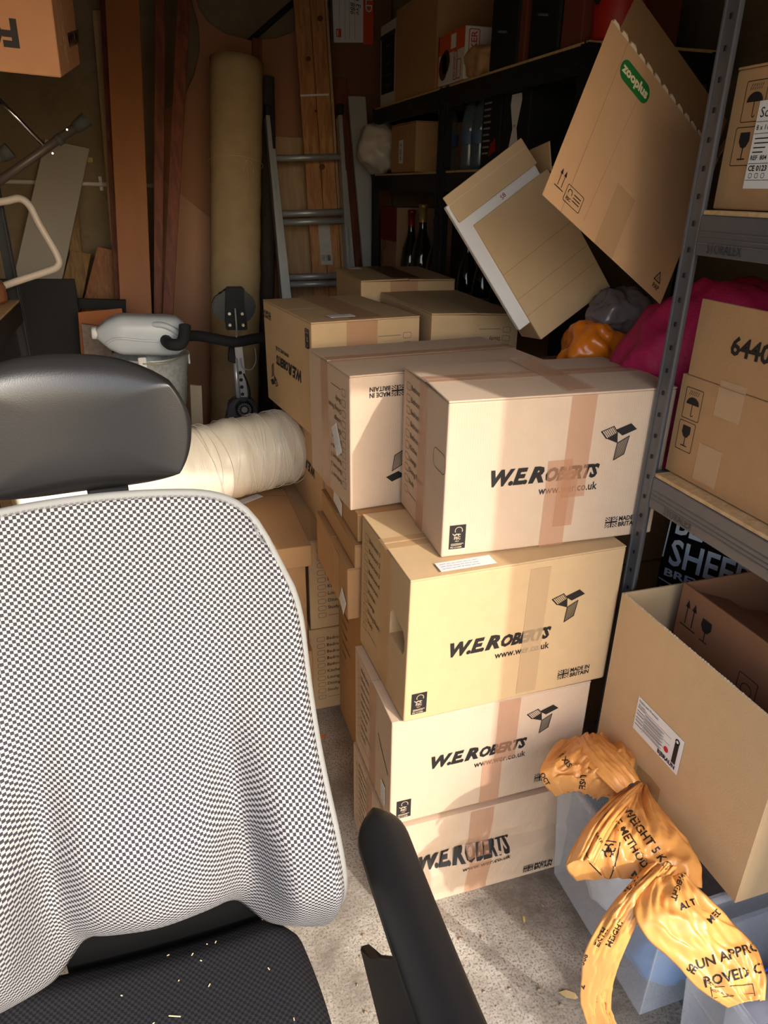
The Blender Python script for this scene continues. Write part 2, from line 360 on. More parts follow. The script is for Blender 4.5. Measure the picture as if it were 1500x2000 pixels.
# front stack, bottom to top
# bottom carton: sagging, front panel creased by the weight above
def crushed():
    w, d, h = .50, .31, .292; fl = V((.388, 1.150, 0)); r = thing('cardboard_box', 'crushed bottom removal carton with creased front panel, standing on the concrete', 'box', fl+V((w/2, d/2, 0)), 0, GS)
    rows = [(0, .0, 0), (.02, .001, 0), (.075, -.006, .012), (.115, -.012, .02), (.150, .014, 0), (.19, .004, .004), (.25, .001, 0), (h, 0, 0)]
    nx = 20; vv = []; ff = []
    for z, off, sl in rows:
        for i in range(nx+1):
            s = i/nx; zz = z + (sl*2.2*(s-.35) if 0 < z < h else 0) + (.004*math.sin(s*9+z*30) if 0 < z < h else 0)
            vv.append((-w/2+w*s, -d/2+off*(.5+.8*math.sin(math.pi*s)) + .0015*math.sin(s*23+z*70)*(0 < z < h), min(zz, h)))
    for j in range(len(rows)-1):
        for i in range(nx): a = j*(nx+1)+i; ff.append((a, a+1, a+nx+2, a+nx+1))
    k = len(vv); n = len(rows)
    vv += [(w/2, d/2, 0), (w/2, d/2, h), (-w/2, d/2, 0), (-w/2, d/2, h)]
    R = [j*(nx+1)+nx for j in range(n)]; Lf = [j*(nx+1) for j in range(n)]
    ff += [tuple(R)[:1] + (k, k+1) + tuple(R[:0:-1]), (k+2, Lf[0]) + tuple(Lf[1:]) + (k+3,), (k, k+2, k+3, k+1),
           tuple(range(R[-1], Lf[-1]-1, -1))[::-1] + (k+1, k+3), tuple(range(0, nx+1))[::-1] + (k+2, k)]
    body = raw('body', vv, ff, CARD, r)
    def f(a, b, e=.001, flip=False):
        s = max(0, min(1, a/w)); z = max(0, min(h-1e-4, b))
        best = None
        col_i = s*nx; i = min(nx-1, int(col_i)); q = col_i-i
        P = [V(vv[j*(nx+1)+i]).lerp(V(vv[j*(nx+1)+i+1]), q) for j in range(n)]
        for j in range(n-1):
            if P[j].z <= z <= P[j+1].z + 1e-6:
                g = (z-P[j].z)/max(1e-6, P[j+1].z-P[j].z); p = P[j].lerp(P[j+1], g); return p + V((0, -e-.0012, 0))
        return P[-1] + V((0, -e-.0012, 0))
    c = {'root': r, 'front': f, 'w': w, 'd': d, 'h': h, 'left': frame((-w/2, d/2, 0), (0, -1, 0), (0, 0, 1), d, h)}
    Print().add(logo(), .08, .128).put('printed_name', INK, r, f); Print().add(made(), .385, .012).put('printed_origin', INK, r, f)
    we_end(c, 'left', y=.26, dy=.024)
    slab('tape', f, .215, .002, .062, h-.006, TAPE, r, ny=24, nx=4); slab('tape', c['left'], .13, 0, .05, h, TAPE, r)
    return c
crushed()
c = carton('third removal carton down the front stack, tape over its printed name, slit hand hole', (.396, 1.160, .296), .5, .505, .30, .312, group=GS)
we_front(c); we_end(c, y=.28, dy=.026); tape(c, 'front', .262, .13, .055, .182); tape(c, 'front', .232, 0, .052, .14, eps=.0016); tape(c, 'left', .135, 0, .05, .31)
Print().line([(.205+.075*(k/8), .205-.06*(k/8)**.8) for k in range(9)], .004).put('hand_hole_slit', INK, c['root'], c['left'])
note(c, 'left', .235, .03, .03, .06); F3 = c
c = carton('second removal carton down the front stack with an open hand hole and frayed clear tape', (.419, 1.150, .612), 1.5, .515, .325, .357, m=CARDY, group=GS, jit={4: (.006, 0, .0), 7: (.006, 0, .003)})
we_front(c); we_end(c, y=.315, dy=.0275)
tape(c, 'left', .150, .012, .062, .345, TAPEC, 'clear_tape'); tape(c, 'top', .0, .135, .40, .05, TAPEC, 'clear_tape'); tape(c, 'front', .275, .012, .05, .33, mat('pale_tape', (214, 182, 142), .3, bump=.3, bscale=45, alpha=.5), 'tape')
note(c, 'top', .075, .008, .125, .036, 0)
# the open hand hole is cut into the end panel
def cut(o, pts_bm):
    cu = fin(pts_bm, 'cutter', None); cu.parent = o.parent; md = o.modifiers.new('b', 'BOOLEAN'); md.object = cu; md.operation = 'DIFFERENCE'; md.solver = 'EXACT'
    dg = bpy.context.evaluated_depsgraph_get(); dg.update(); me = bpy.data.meshes.new_from_object(o.evaluated_get(dg)); o.modifiers.clear(); o.data = me; bpy.data.objects.remove(cu)
bm = bmesh.new(); lf = c['left']
q = [lf(a, b, 0) for a, b in ((.215, .165), (.30, .165), (.308, .18), (.308, .205), (.298, .222), (.232, .238), (.217, .222))]
va = [bm.verts.new(p + V((-.02, 0, 0))) for p in q]; vb = [bm.verts.new(p + V((.14, 0, 0))) for p in q]; bm.faces.new(va); bm.faces.new(vb[::-1])
for i in range(len(q)): bm.faces.new((va[i], vb[i], vb[(i+1) % len(q)], va[(i+1) % len(q)]))
cut(c['body'], bm); F2 = c
c = carton('topmost removal carton of the front stack, crossed brown tape on its lid', (.515, 1.216, .974), -2, .505, .295, .337, group=GS, lift=.004)
we_front(c); we_end(c, y=.302, dy=.0278)
tape(c, 'top', 0, .122, .505, .05); tape(c, 'top', .255, 0, .06, .295, eps=.0018); tape(c, 'left', .122, 0, .05, .337)
tape(c, 'front', .262, .112, .056, .225); tape(c, 'front', .225, 0, .056, .20, eps=.0016); tape(c, 'front', .252, .045, .045, .13, eps=.002)
Print().rframe(.222, .185, .072, .042, .0013, .014).put('hand_hole_score', INKT, c['root'], c['left'])
F1 = c
# second row
c = carton('upside down removal carton wedged behind the front stack, address label on its end', (.400, 1.522, .962), 5.0, .515, .315, .332, group='upside down removal cartons')
we_front(c, flip=True); we_end(c, flip=True, y=.275, dy=.026); tape(c, 'left', .105, 0, .055, .332); tape(c, 'top', 0, .13, .515, .055)
note(c, 'left', .185, .175, .075, .045, -58); M1 = c
c = carton('upside down removal carton at the top of the stack beside the exercise machine', (.404, 1.949, 1.010), 7.6, .337, .469, .330, seam='x', group='upside down removal cartons', m=CARDY)
we_front({**c, 'w': .469}, 'left', flip=True); we_end(c, 'front', flip=True, y=.29)
tape(c, 'front', .105, .03, .095, .30); tape(c, 'top', .12, .0, .1, .469); note(c, 'top', .07, .03, .075, .04); L1 = c
c = carton('removal carton with inverted print directly under the topmost one by the wrapped roll', (.440, 2.010, .672), 3, .32, .484, .333, m=CARDY, group='upside down removal cartons')
we_front({**c, 'w': .484}, 'left', flip=True); Print().rframe(.02, .09, .06, .032, .0012, .012).put('hand_hole_score', INKT, c['root'], c['front'])
c = carton('room-list removal carton in the middle of the far stack, partly hidden by small boxes', (.375, 1.958, .338), 0, .33, .48, .330, m=CARDY, seam='y', group='room list cartons')
we_end(c, 'front')
c = carton('room-list removal carton standing on the floor behind the office chair', (.368, 1.960, 0), 0, .33, .48, .334, m=CARDY, seam='y', group='room list cartons')
we_end(c, 'front')
# narrow column of brown cartons between the two stacks
c = carton('tall taped removal carton on the floor between the front and far stacks', (.468, 1.485, 0), 0, .34, .46, .66, m=CARDB, seam='y')
we_end(c, 'left', y=.60, dy=.040); tape(c, 'left', .30, .30, .07, .36, TAPEC, 'clear_tape')
c = carton('flat tan carton with glossy tape under the slim labelled box', (.385, 1.500, .664), 0, .42, .36, .150, m=CARDB)
tape(c, 'left', .22, 0, .06, .150, TAPEC, 'clear_tape'); note(c, 'left', .28, .02, .05, .06, -30)
c = carton('slim brown carton lying on the flat taped one', (.402, 1.490, .817), 0, .40, .37, .065, m=CARDB)
c = carton('thin brown carton with a white address label beneath the upside down carton', (.412, 1.500, .885), 0, .42, .36, .074, m=CARDB)
note(c, 'left', .12, .014, .09, .044, -8)
# small brown boxes left of the far stack, one with a lid
def lidbox():
    r = thing('lidded_box', 'brown lidded carton with a curved lid crease and a white label on top', 'box', (.19, 2.11, .46))
    box('body', -.175, .165, -.21, .22, 0, .20, CARDB, r, .003); box('lid', -.19, .182, -.235, .235, .165, .236, mat('lid_board', (184, 142, 98), .8, noise_amt=.05, nscale=10), r, .004)
    f = frame((-.19, -.235, .236), (1, 0, 0), (0, 1, 0), .37, .47); c = {'root': r, 'top': f}
    Print().line([(.08+.29*k/12, .33+.09*math.sin(math.pi*(.25+.5*k/12))) for k in range(13)], .0022).put('lid_crease', INKT, r, f, .0004)
    note(c, 'top', .215, .36, .085, .034, 32)
lidbox()
carton('small brown carton set back under the lidded carton', (.06, 1.93, .31), 0, .30, .34, .146, m=CARDB)
carton('low brown carton below the small set-back one', (.04, 1.885, .155), 0, .325, .40, .152, m=CARDB)
carton('bottom brown carton behind the office chair backrest', (.02, 1.90, 0), 0, .33, .42, .152, m=CARDB)
# back row in front of the steel racking
c = carton('dark lidded removal carton in front of the wine bottles', (.690, 2.462, 1.056), -2.7, .345, .441, .330, m=CARDY, seam='y', group='cartons before the racking')
tape(c, 'front', .105, .2, .10, .13); tape(c, 'top', .12, .02, .1, .40, mat('dark_tape', (96, 66, 46), .35)); note(c, 'top', .03, .33, .05, .06)
c = carton('sagging removal carton between the dark lidded carton and the leaning boxes', (.768, 1.975, 1.030), 1.5, .288, .468, .318, m=CARDY, seam='y', group='cartons before the racking', jit={5: (0, 0, -.012)})
we_end(c, 'front', flip=True, y=.285); we_front({**c, 'w': .468}, 'left', flip=True, lg=False, fl=False)
for lab, x, y, z, h in (('plain carton supporting the dark lidded carton', .71, 2.48, .70, .353), ('plain lower carton two below the dark lidded carton', .71, 2.48, .35, .347), ('plain floor carton under the dark lidded carton', .71, 2.48, 0, .347),
      ('plain carton supporting the sagging removal carton', .785, 1.995, .68, .347), ('plain middle carton under the sagging removal carton', .785, 1.995, .34, .337), ('plain floor carton under the sagging removal carton', .785, 1.995, 0, .337)):
    carton(lab, (x, y, z), 0, .255 if x > .75 else .31, .42, h, m=CARDB)
# ------------------------------------------------------------------ office chair
CX = -.100
def fabric(name, c0, c1, n=132):
    m = mat(name, c0, .85, spec=.2); t = m.node_tree; N = t.nodes; L = t.links; b = N['Principled BSDF']
    uv = N.new('ShaderNodeUVMap'); uv.uv_map = 'weave'; ck = N.new('ShaderNodeTexChecker'); ck.inputs['Scale'].default_value = n
    ck.inputs[1].default_value = lin(c0)+(1,); ck.inputs[2].default_value = lin(c1)+(1,); L.new(uv.outputs[0], ck.inputs['Vector']); L.new(ck.outputs[0], b.inputs['Base Color'])
    bp = N.new('ShaderNodeBump'); bp.inputs['Strength'].default_value = .5; bp.inputs['Distance'].default_value = .002; L.new(ck.outputs['Fac'], bp.inputs['Height']); L.new(bp.outputs[0], b.inputs['Normal'])
    return m
WEAVE = fabric('grey_weave', (158, 156, 156), (52, 50, 54), 215)
WEAVEB = fabric('black_weave', (24, 24, 26), (44, 43, 46), 210)
GREYTRIM = mat('grey_trim', (132, 132, 128), .7, noise_amt=.08, nscale=80)
chair = thing('office_chair', 'office chair with grey checked fabric back, black headrest and black armrests', 'chair', (CX, .55, 0))
def loc(p): return V(p) - V((CX, .55, 0))
def interp(tab, t):
    for (a, va), (b, vb) in zip(tab, tab[1:]):
        if t <= b: q = (t-a)/(b-a); q = max(0, min(1, q)); q = q*q*(3-2*q) if 0 else q; return va+(vb-va)*q
    return tab[-1][1]
# half width and depth of the back against height
HW = [(.52, .205), (.56, .228), (.62, .243), (.70, .246), (.85, .240), (1.0, .231), (1.12, .222), (1.20, .205), (1.25, .172), (1.28, .10), (1.295, .0)]
YC = [(.50, .835), (.58, .815), (.70, .795), (.80, .795), (.95, .84), (1.10, .895), (1.30, .955)]
def backpt(s, t, off=0.0):
    """s -1..1 across, t 0..1 up; the lower edge arches, the lower corners wrap forward"""
    zt = 1.288 - .022*s*s - .085*abs(s)**10
    zb = .605 - .125*abs(s)**2.4 + .030*abs(s)**12
    z = zb + (zt-zb)*t
    hw = .254 + .026*math.exp(-((z-.66)/.2)**2) - .004*(z > 1.1)*(z-1.1)*10
    corner = max(0, (t-.80)/.20); hw *= 1 - .10*corner**3
    lowc = max(0, (.14-t)/.14); hw *= 1 - .16*lowc**2
    x = hw*s
    y = interp(YC, z)
    wing = max(0, abs(s)-.55)/.45
    low = math.exp(-((z-.70)/.22)**2)
    ss = max(0, min(1, (abs(s)-.50)/.26)); ss = ss*ss*(3-2*ss); lw_ = math.exp(-((z-.70)/.17)**2)
    y -= .026*(wing**1.5)*(1-.5*low) + .066*lw_*ss                    # side wings come forward
    groove = math.exp(-((abs(s)-.50)/.13)**2)*math.exp(-((z-.78)/.17)**2)
    y += .034*groove                                                  # hollow beside the lumbar bulge
    y -= .034*math.exp(-((z-.72)/.13)**2)*math.exp(-(s/.36)**2)       # lumbar bulge
    y += .028*max(0, (.12-t)/.12)**2                                   # lower hem rolls under
    e = max(0, (abs(s)-.93)/.07); y += .018*e*e
    return V((CX+x, y+off, z))
NS, NT = 72, 72
vv = []; ff = []; uvs = []
for j in range(NT+1):
    for i in range(NS+1):
        s = -1+2*i/NS; p = backpt(s, j/NT); vv.append(loc(p)); uvs.append(((p.x-CX)+.5, p.z*1.02))
for j in range(NT):
    for i in range(NS): a = j*(NS+1)+i; ff.append((a, a+1, a+NS+2, a+NS+1))
n0 = len(vv)
for j in range(NT+1):
    for i in range(NS+1):
        s = -1+2*i/NS; p = backpt(s*.985, .01+.98*j/NT, .030); vv.append(loc(p)); uvs.append(((p.x-CX)+.5, p.z))
for j in range(NT):
    for i in range(NS): a = n0+j*(NS+1)+i; ff.append((a, a+NS+1, a+NS+2, a+1))
rim = [i for i in range(NS+1)] + [j*(NS+1)+NS for j in range(1, NT+1)] + [NT*(NS+1)+i for i in range(NS-1, -1, -1)] + [j*(NS+1) for j in range(NT-1, 0, -1)]
for k in range(len(rim)): a, b = rim[k], rim[(k+1) % len(rim)]; ff.append((a, n0+a, n0+b, b))
bk = raw('backrest', vv, ff, WEAVE, chair, True)
def setuv(o, uvs):
    ul = o.data.uv_layers.new(name='weave')
    for l in o.data.loops: ul.data[l.index].uv = uvs[l.vertex_index]
setuv(bk, uvs)
# grey edging round the back
pts = [backpt(-1, j/30, .012) for j in range(2, 29)] + [backpt(-1+2*i/40, 1, .010) for i in range(1, 40)] + [backpt(1, 1-j/30, .012) for j in range(2, 29)]
bm = bmesh.new(); tube_bm(bm, [loc(p) for p in pts], .0085, 8); fin(bm, 'edging', GREYTRIM, chair, True)
st = [loc(backpt(-1+2*i/60, 1, .002) + V((0, -.006, .004))) for i in range(61)]
bm = bmesh.new()
for i in range(0, 60, 1): tube_bm(bm, [st[i], st[i].lerp(st[i+1], .6)], .0009, 5)
fin(bm, 'stitching', mat('stitch', (110, 110, 108), .8), chair)
# headrest: dished pad, thick rolled rim
def headpt(s, t, back):
    hw, hh = .150, .094; cz = 1.383
    a = abs(s); x = hw*s; tt = 2*t-1
    top = 1-.42*a**3.0; bot = 1-.16*a**4
    z = cz + hh*(tt*top if tt > 0 else tt*bot) - .006*tt*s
    r = max(abs(s)**5, abs(tt)**5)
    y = .985 + .05*(z-1.38) - .030*s*s + .016*(1-r)**.5*0
    y += (.038*(1-.5*r) if back else -.0*(1-r)) - (0 if back else .010*(1-r)) + (0 if back else .014*r)
    return V((CX-.020+x, y, z))
vv = []; ff = []; N_ = 40
for bki in (0, 1):
    for j in range(N_+1):
        for i in range(N_+1):
            s, t = -1+2*i/N_, j/N_
            # squircle mapping for round corners
            u, w_ = s, 2*t-1; k = 1-.15*(u*u*w_*w_)
            vv.append(loc(headpt(u*k, (w_*k+1)/2, bki)))
n0 = (N_+1)**2
for j in range(N_):
    for i in range(N_):
        a = j*(N_+1)+i; ff.append((a, a+1, a+N_+2, a+N_+1)); b = n0+a; ff.append((b, b+N_+1, b+N_+2, b+1))
rim = [i for i in range(N_+1)] + [j*(N_+1)+N_ for j in range(1, N_+1)] + [N_*(N_+1)+i for i in range(N_-1, -1, -1)] + [j*(N_+1) for j in range(N_-1, 0, -1)]
for k in range(len(rim)): a, b = rim[k], rim[(k+1) % len(rim)]; ff.append((a, n0+a, n0+b, b))
HEADM = mat('headrest_vinyl', (30, 29, 29), .30, noise_amt=.15, nscale=12, bump=.08, bscale=700, spec=.5)
hd = raw('headrest', vv, ff, HEADM, chair, True)
bm = bmesh.new(); hexa(bm, [loc(p) for p in c8(CX-.02, CX+.035, 1.0, 1.012, 1.18, 1.40)], .003); fin(bm, 'headrest_stem', BLACKM, chair)
# seat
def seatpt(s, t):
    y = .835 - .52*t; hw = .232 + .03*math.sin(math.pi*min(1, t*1.1)); r = max(0, abs(s)-.8)/.2
    z = .545 + .010*math.cos(math.pi*(t-.3)) - .03*r*r - .05*max(0, t-.85)**2*40 - .022*max(0, .08-t)/.08 + .012*s*s
    return V((CX-.028+hw*s*(1-.06*max(0, .1-t)/.1), y, z))
vv = []; ff = []; uvs = []; N_ = 36
for j in range(N_+1):
    for i in range(N_+1): p = seatpt(-1+2*i/N_, j/N_); vv.append(loc(p)); uvs.append((p.x+.6, p.y))
n0 = len(vv)
for j in range(N_+1):
    for i in range(N_+1): p = seatpt(-1+2*i/N_, j/N_); p.z = .47; vv.append(loc(p)); uvs.append((p.x+.6, p.y))
for j in range(N_):
    for i in range(N_): a = j*(N_+1)+i; ff.append((a, a+N_+1, a+N_+2, a+1)); b = n0+a; ff.append((b, b+1, b+N_+2, b+N_+1))
rim = [i for i in range(N_+1)] + [j*(N_+1)+N_ for j in range(1, N_+1)] + [N_*(N_+1)+i for i in range(N_-1, -1, -1)] + [j*(N_+1) for j in range(N_-1, 0, -1)]
for k in range(len(rim)): a, b = rim[k], rim[(k+1) % len(rim)]; ff.append((a, b, n0+b, n0+a))
so = raw('seat', vv, ff, WEAVEB, chair, True); setuv(so, uvs)
bm = bmesh.new(); hexa(bm, [loc(p) for p in c8(CX-.232, CX+.232, .34, .80, .415, .485)], .03, 4); fin(bm, 'seat_shell', mat('shell_plastic', (44, 36, 31), .4, spec=.5), chair, True)
# crumbs on the seat
bm = bmesh.new(); rr = random.Random(3)
for k in range(46):
    s, t = rr.uniform(-.85, .85), rr.uniform(.03, .8); p = seatpt(s, t); L_ = rr.uniform(.001, .0025)*(4 if rr.random() < .2 else 1); an = rr.uniform(0, 3.1)
    d = V((math.cos(an), math.sin(an), 0))*L_; tube_bm(bm, [loc(p+V((0, 0, .0016))-d), loc(p+V((0, 0, .002))+d)], .0009, 5)
cr_ = fin(bm, 'crumbs', mat('crumb', (205, 180, 140), .8), chair); cr_['kind'] = 'stuff'
for sx in (1, -1):
    X0 = CX + sx*.364
    bm = bmesh.new(); prof = []
    n = 44
    for k in range(n+1):
        t = k/n; y = .862 - .44*t; hwid = .0425*(1 - max(0, (.15-t)/.15)**2.6*.93)**1 * (1 - max(0, (t-.93)/.07)**2*.8) + .0005
        zc = .702 - .010*math.sin(math.pi*t) - .012*max(0, (.08-t)/.08)**2
        cxx = X0 - sx*.012*(1-t)*0
        ring = []
        for q in range(16):
            a = 2*math.pi*q/16; ca, sa = math.cos(a), math.sin(a)
            xx = hwid*math.copysign(abs(ca)**.6, ca); zz = .016*math.copysign(abs(sa)**.7, sa) + (-.004*(xx/.04)**2 if sa > 0 else 0) - (.007*sx if 0 else 0)
            if sa > 0 and xx*sx < -.012: zz -= .010*min(1, (-xx*sx-.012)/.03)
            ring.append(bm.verts.new(loc((cxx+xx, y, zc+zz))))
        prof.append(ring)
    for a, b in zip(prof, prof[1:]):
        for q in range(16): bm.faces.new((a[q], a[(q+1) % 16], b[(q+1) % 16], b[q]))
    bm.faces.new(prof[0]); bm.faces.new(prof[-1][::-1])
    fin(bm, 'armrest', BLACKP, chair, True)
    prism('arm_bracket', [loc((X0-sx*.035, y, z)) for y, z in ((.83, .40), (.76, .46), (.66, .60), (.62, .69), (.50, .69), (.54, .58), (.60, .42), (.64, .36))], (sx*.022, 0, 0), BLACKM, chair, .004)
    tube('arm_strut', [loc((X0-sx*.03, .66, .39)), loc((CX+sx*.10, .66, .39))], .014, BLACKM, chair)
# spine, gas lift and five-star base
bm = bmesh.new(); hexa(bm, [loc(p) for p in c8(CX-.16, CX+.16, .855, .88, .44, .62)], .012); fin(bm, 'back_carrier', mat('carrier_shade_black', (12, 12, 12), .9, spec=.1), chair)  # black plastic, darkened further to stand in for shade under the back
bm = bmesh.new(); hexa(bm, [loc(p) for p in c8(CX-.035, CX+.035, .90, .925, .36, .98)], .01); fin(bm, 'spine', BLACKM, chair)
bm = bmesh.new(); hexa(bm, [loc(p) for p in c8(CX-.05, CX+.05, .58, .92, .36, .40)], .01); fin(bm, 'tilt_mechanism', BLACKM, chair)
tube('gas_lift', [loc((CX, .58, .08)), loc((CX, .58, .38))], .026, BLACKM, chair)
for k in range(5):
    a = math.radians(90+72*k); d = V((math.cos(a), math.sin(a), 0)); o_ = V((CX, .58, .105))
    bl = tube('base_spoke', [loc(o_), loc(o_+d*.29+V((0, 0, -.03)))], [.026, .016], BLACKP, chair)
    e = o_+d*.28; side = V((-d.y, d.x, 0)); lw = bmesh.new(); tube_bm(lw, [loc(V((e.x, e.y, .031))-side*.022), loc(V((e.x, e.y, .031))+side*.022)], .03, 14); fin(lw, 'castor', BLACKP, chair, False)
# ------------------------------------------------------------------ steel racking
def rack(label, X0, X1, Y0, Y1, ztop, shelves, ms, slots=True, boards=True, beamh=.068, holes=.0455, group='steel racking units'):
    r = thing('shelving_unit', label, 'shelving', ((X0+X1)/2, (Y0+Y1)/2, 0), 0, group); O = V(((X0+X1)/2, (Y0+Y1)/2, 0)); F_ = .036; t = .0022
    for x, sx in ((X0, 1), (X1, -1)):
        for y, sy in ((Y0, 1), (Y1, -1)):
            bm = bmesh.new()
            xa, xb = sorted((x, x+sx*t)); ya, yb = sorted((y, y+sy*F_)); hexa(bm, [p-O for p in c8(xa, xb, ya, yb, 0, ztop)])
            xa, xb = sorted((x+sx*t, x+sx*F_)); ya, yb = sorted((y, y+sy*t)); hexa(bm, [p-O for p in c8(xa, xb, ya, yb, 0, ztop)])
            # folded lips
            xa, xb = sorted((x-sx*.003, x)); ya, yb = sorted((y+sy*(F_-.004), y+sy*F_)); hexa(bm, [p-O for p in c8(xa, xb, ya, yb, 0, ztop)])
            ya, yb = sorted((y, y+sy*.004)); hexa(bm, [p-O for p in c8(xa, xb, ya, yb, 0, ztop)])
            po = fin(bm, 'post', ms, r)
            if slots and x == X0:
                bm = bmesh.new(); k = .03
                while k < ztop:
                    yc = y+sy*F_*.52; hexa(bm, [p-O for p in c8(x-.0022, x-.0002, yc-.0035, yc+.0035, k, k+.009)], .001, 1); k += holes
                s_ = fin(bm, 'slots', mat('slot_dark', (20, 20, 22), .6), po); s_['kind'] = 'stuff'
    for z in shelves:
        for x, xa in ((X0-.001, X0+.010), (X1-.010, X1+.001)):
            bm = bmesh.new(); hexa(bm, [p-O for p in c8(xa-.011 if x < xa-.005 and x == X0-.001 else x, xa if x == X0-.001 else X1+.001, Y0+.004, Y1-.036, z-beamh, z)], .0015, 1)
            be = fin(bm, 'beam', ms, r)
            if x == X0-.001:
                bm = bmesh.new()
                for q in (.028, .038, .047): tube_bm(bm, [V((x-.0003, Y0+.006, z-q))-O, V((x-.0003, Y1-.038, z-q))-O], .0017, 6)
                fin(bm, 'ridge', ms, be)
        for y in (Y0+.003, Y1-.013):
            bm = bmesh.new(); hexa(bm, [p-O for p in c8(X0+.01, X1-.01, y, y+.010, z-.05, z)], .001, 1); fin(bm, 'crossbeam', ms, r)
        if boards:
            bm = bmesh.new(); hexa(bm, [p-O for p in c8(X0+.002, X1-.002, Y0+.004, Y1-.036, z+.0005, z+.0085)], .001, 1); fin(bm, 'shelf_board', CHIP, r)
    return r
R1 = rack('dark steel shelving unit at the right edge, its slotted post beside the front stack', .965, 1.42, .44, 1.192, 2.22, (.062, 1.132, 1.642, 2.18), STEEL)
O = R1.location
Print().text('STORALEX', 0, 0, .024, bold=.004, width=.085).put('embossed_name', mat('steel_emboss', (70, 72, 78), .4, metal=.4), R1, frame(V((.9636, 1.125, 1.580))-O, (0, -1, 0), (0, 0, 1), .1, .1), .0012)
Print().text('STORALEX', 0, 0, .024, bold=.004, width=.085).put('embossed_name', MATS['steel_emboss'], R1, frame(V((.9636, 1.105, 1.069))-O, (0, -1, 0), (0, 0, 1), .1, .1), .0012)
rack('black steel shelving unit against the back wall holding wine bottles', 1.17, 1.60, 2.985, 3.955, 2.035, (.08, .55, 1.0, 1.733, 2.032), STEELD)
rack('black steel shelving unit between the leaning boxes and the back unit', 1.17, 1.60, 1.95, 2.965, 2.035, (.08, .55, 1.0, 1.735, 2.032), STEELD)
rack('black steel shelving unit at the far left behind the office chair', -.98, -.462, 1.95, 2.95, 1.95, (.08, .6, 1.285, 1.935), STEELD)
# ------------------------------------------------------------------ open boxes from panels
def panels(label, name, o, U, W, D, w, h, d, m, mi=None, t=.005, base=True, top=False, cat='box', group=None):
    """front-lower-left corner o; U right, W up, D away from the viewer"""
    U, W, D = V(U).normalized(), V(W).normalized(), V(D).normalized(); o = V(o); r = thing(name, label, cat, o, 0, group); z = V((0, 0, 0))
    def pan(nm, a, e1, e2, th): 
        c = [a, a+e1, a+e1+th, a+th]; bm = bmesh.new(); hexa(bm, c + [p+e2 for p in c], .0012, 1); return fin(bm, nm, m, r)
    P_ = {'front': pan('front_panel', z, U*w, W*h, D*t), 'back': pan('back_panel', D*(d-t), U*w, W*h, D*t), 'left': pan('side_panel', D*t, D*(d-2*t), W*h, U*t), 'right': pan('side_panel', D*t+U*(w-t), D*(d-2*t), W*h, U*t)}
    if base: P_['base'] = pan('base_panel', D*t+U*t, U*(w-2*t), D*(d-2*t), W*t)
    return r, P_, pan
def icon_umbrella():
    p = Print(); p.rframe(0, 0, .048, .062, .0012, .003)
    p.poly([(.024+.018*math.cos(a), .030+.015*math.sin(a)) for a in (math.pi*k/12 for k in range(13))]); p.rect(.0232, .010, .0016, .022); p.arc(.0265, .010, .003, 180, 360, .0014, 6)
    for j in range(2):
        for k in range(6): x = .010+.0048*k+.002*j; p.line(((x, .049+.005*j), (x+.0012, .052+.005*j)), .0012)
    return p
def icon_glass(fr=True):
    p = Print()
    if fr: p.rframe(0, 0, .046, .060, .0012, .003)
    p.poly(((.012, .052), (.034, .052), (.035, .038), (.029, .029), (.023, .027), (.017, .029), (.011, .038))); p.rect(.022, .011, .0022, .018); p.rect(.014, .009, .018, .0022); return p
def icon_up():
    p = Print()
    for x in (0, .022): p.rect(x+.006, .012, .0028, .05); p.poly(((x, .055), (x+.0148, .055), (x+.0074, .076)))
    p.rect(-.008, .004, .052, .0034); return p
# tan carton with raised flap on the middle shelf
r, P_, pan = panels('tan carton with a raised front flap and black number on the right shelving', 'cardboard_box', (1.0, 1.168, 1.1425), (0, -1, 0), (0, 0, 1), (1, 0, 0), .36, .206, .36, CARDB)
pan('raised_flap', V((.001, -.012, .207)), V((0, -.34, 0)), V((.0, 0, .146)), V((.004, 0, 0)))
f = frame((0, 0, 0), (0, -1, 0), (0, 0, 1), .53, .206); ft = frame((.001, 0, .206), (0, -1, 0), (0, 0, 1), .53, .15)
Print().text('64405', .110, .062, .046, bold=.03, width=.118).put('printed_number', INK, r, ft)
p = Print(); Print().add(icon_umbrella(), .020, .122).put('printed_icon', INK, r, f); Print().add(icon_glass(), .018, .056).put('printed_icon', INK, r, f)
c = {'root': r, 'f': f, 'ft': ft}
TAPEP = mat('clear_tape_pale', (222, 190, 150), .25, bump=.5, bscale=60, alpha=.45, spec=.6)
slab('clear_tape', f, .105, .150, .065, .054, TAPEP, r, eps=.001); slab('clear_tape', f, .085, .012, .062, .075, TAPEP, r, eps=.001); slab('clear_tape', ft, .105, .0, .065, .012, TAPEP, r, eps=.001)
# medical carton on the upper shelf
c = carton('brown carton with a big white product label on the upper right shelf', (1.0, .825, 1.652), 0, .37, .35, .222, m=CARDB, seam='y')
p = Print(); Print().add(icon_umbrella(), .030, .140).put('printed_icon', INK, c['root'], c['left']); Print().add(icon_glass(), .025, .072).put('printed_icon', INK, c['root'], c['left'])
slab('product_label', c['left'], .068, .035, .16, .135, PAPER, c['root'], eps=.001)
p = Print(); p.text('Sol-Cart', .074, .145, .022, width=.075); p.rect(.070, .138, .15, .0008); p.text('8 x 1100g', .072, .126, .011, bold=.01); p.rect(.070, .120, .15, .0008); p.text('REF  804', .072, .080, .010, bold=.02)
p.text('CE 0123', .072, .063, .012, bold=.03); p.rect(.070, .048, .15, .0008); p.rect(.070, .074, .15, .0008)
for k in range(4): p.rect(.074, .112-.007*k, .035-.004*k, .0018)
for k in range(3): p.rframe(.076+.014*k, .052, .007, .007, .0008, .002)
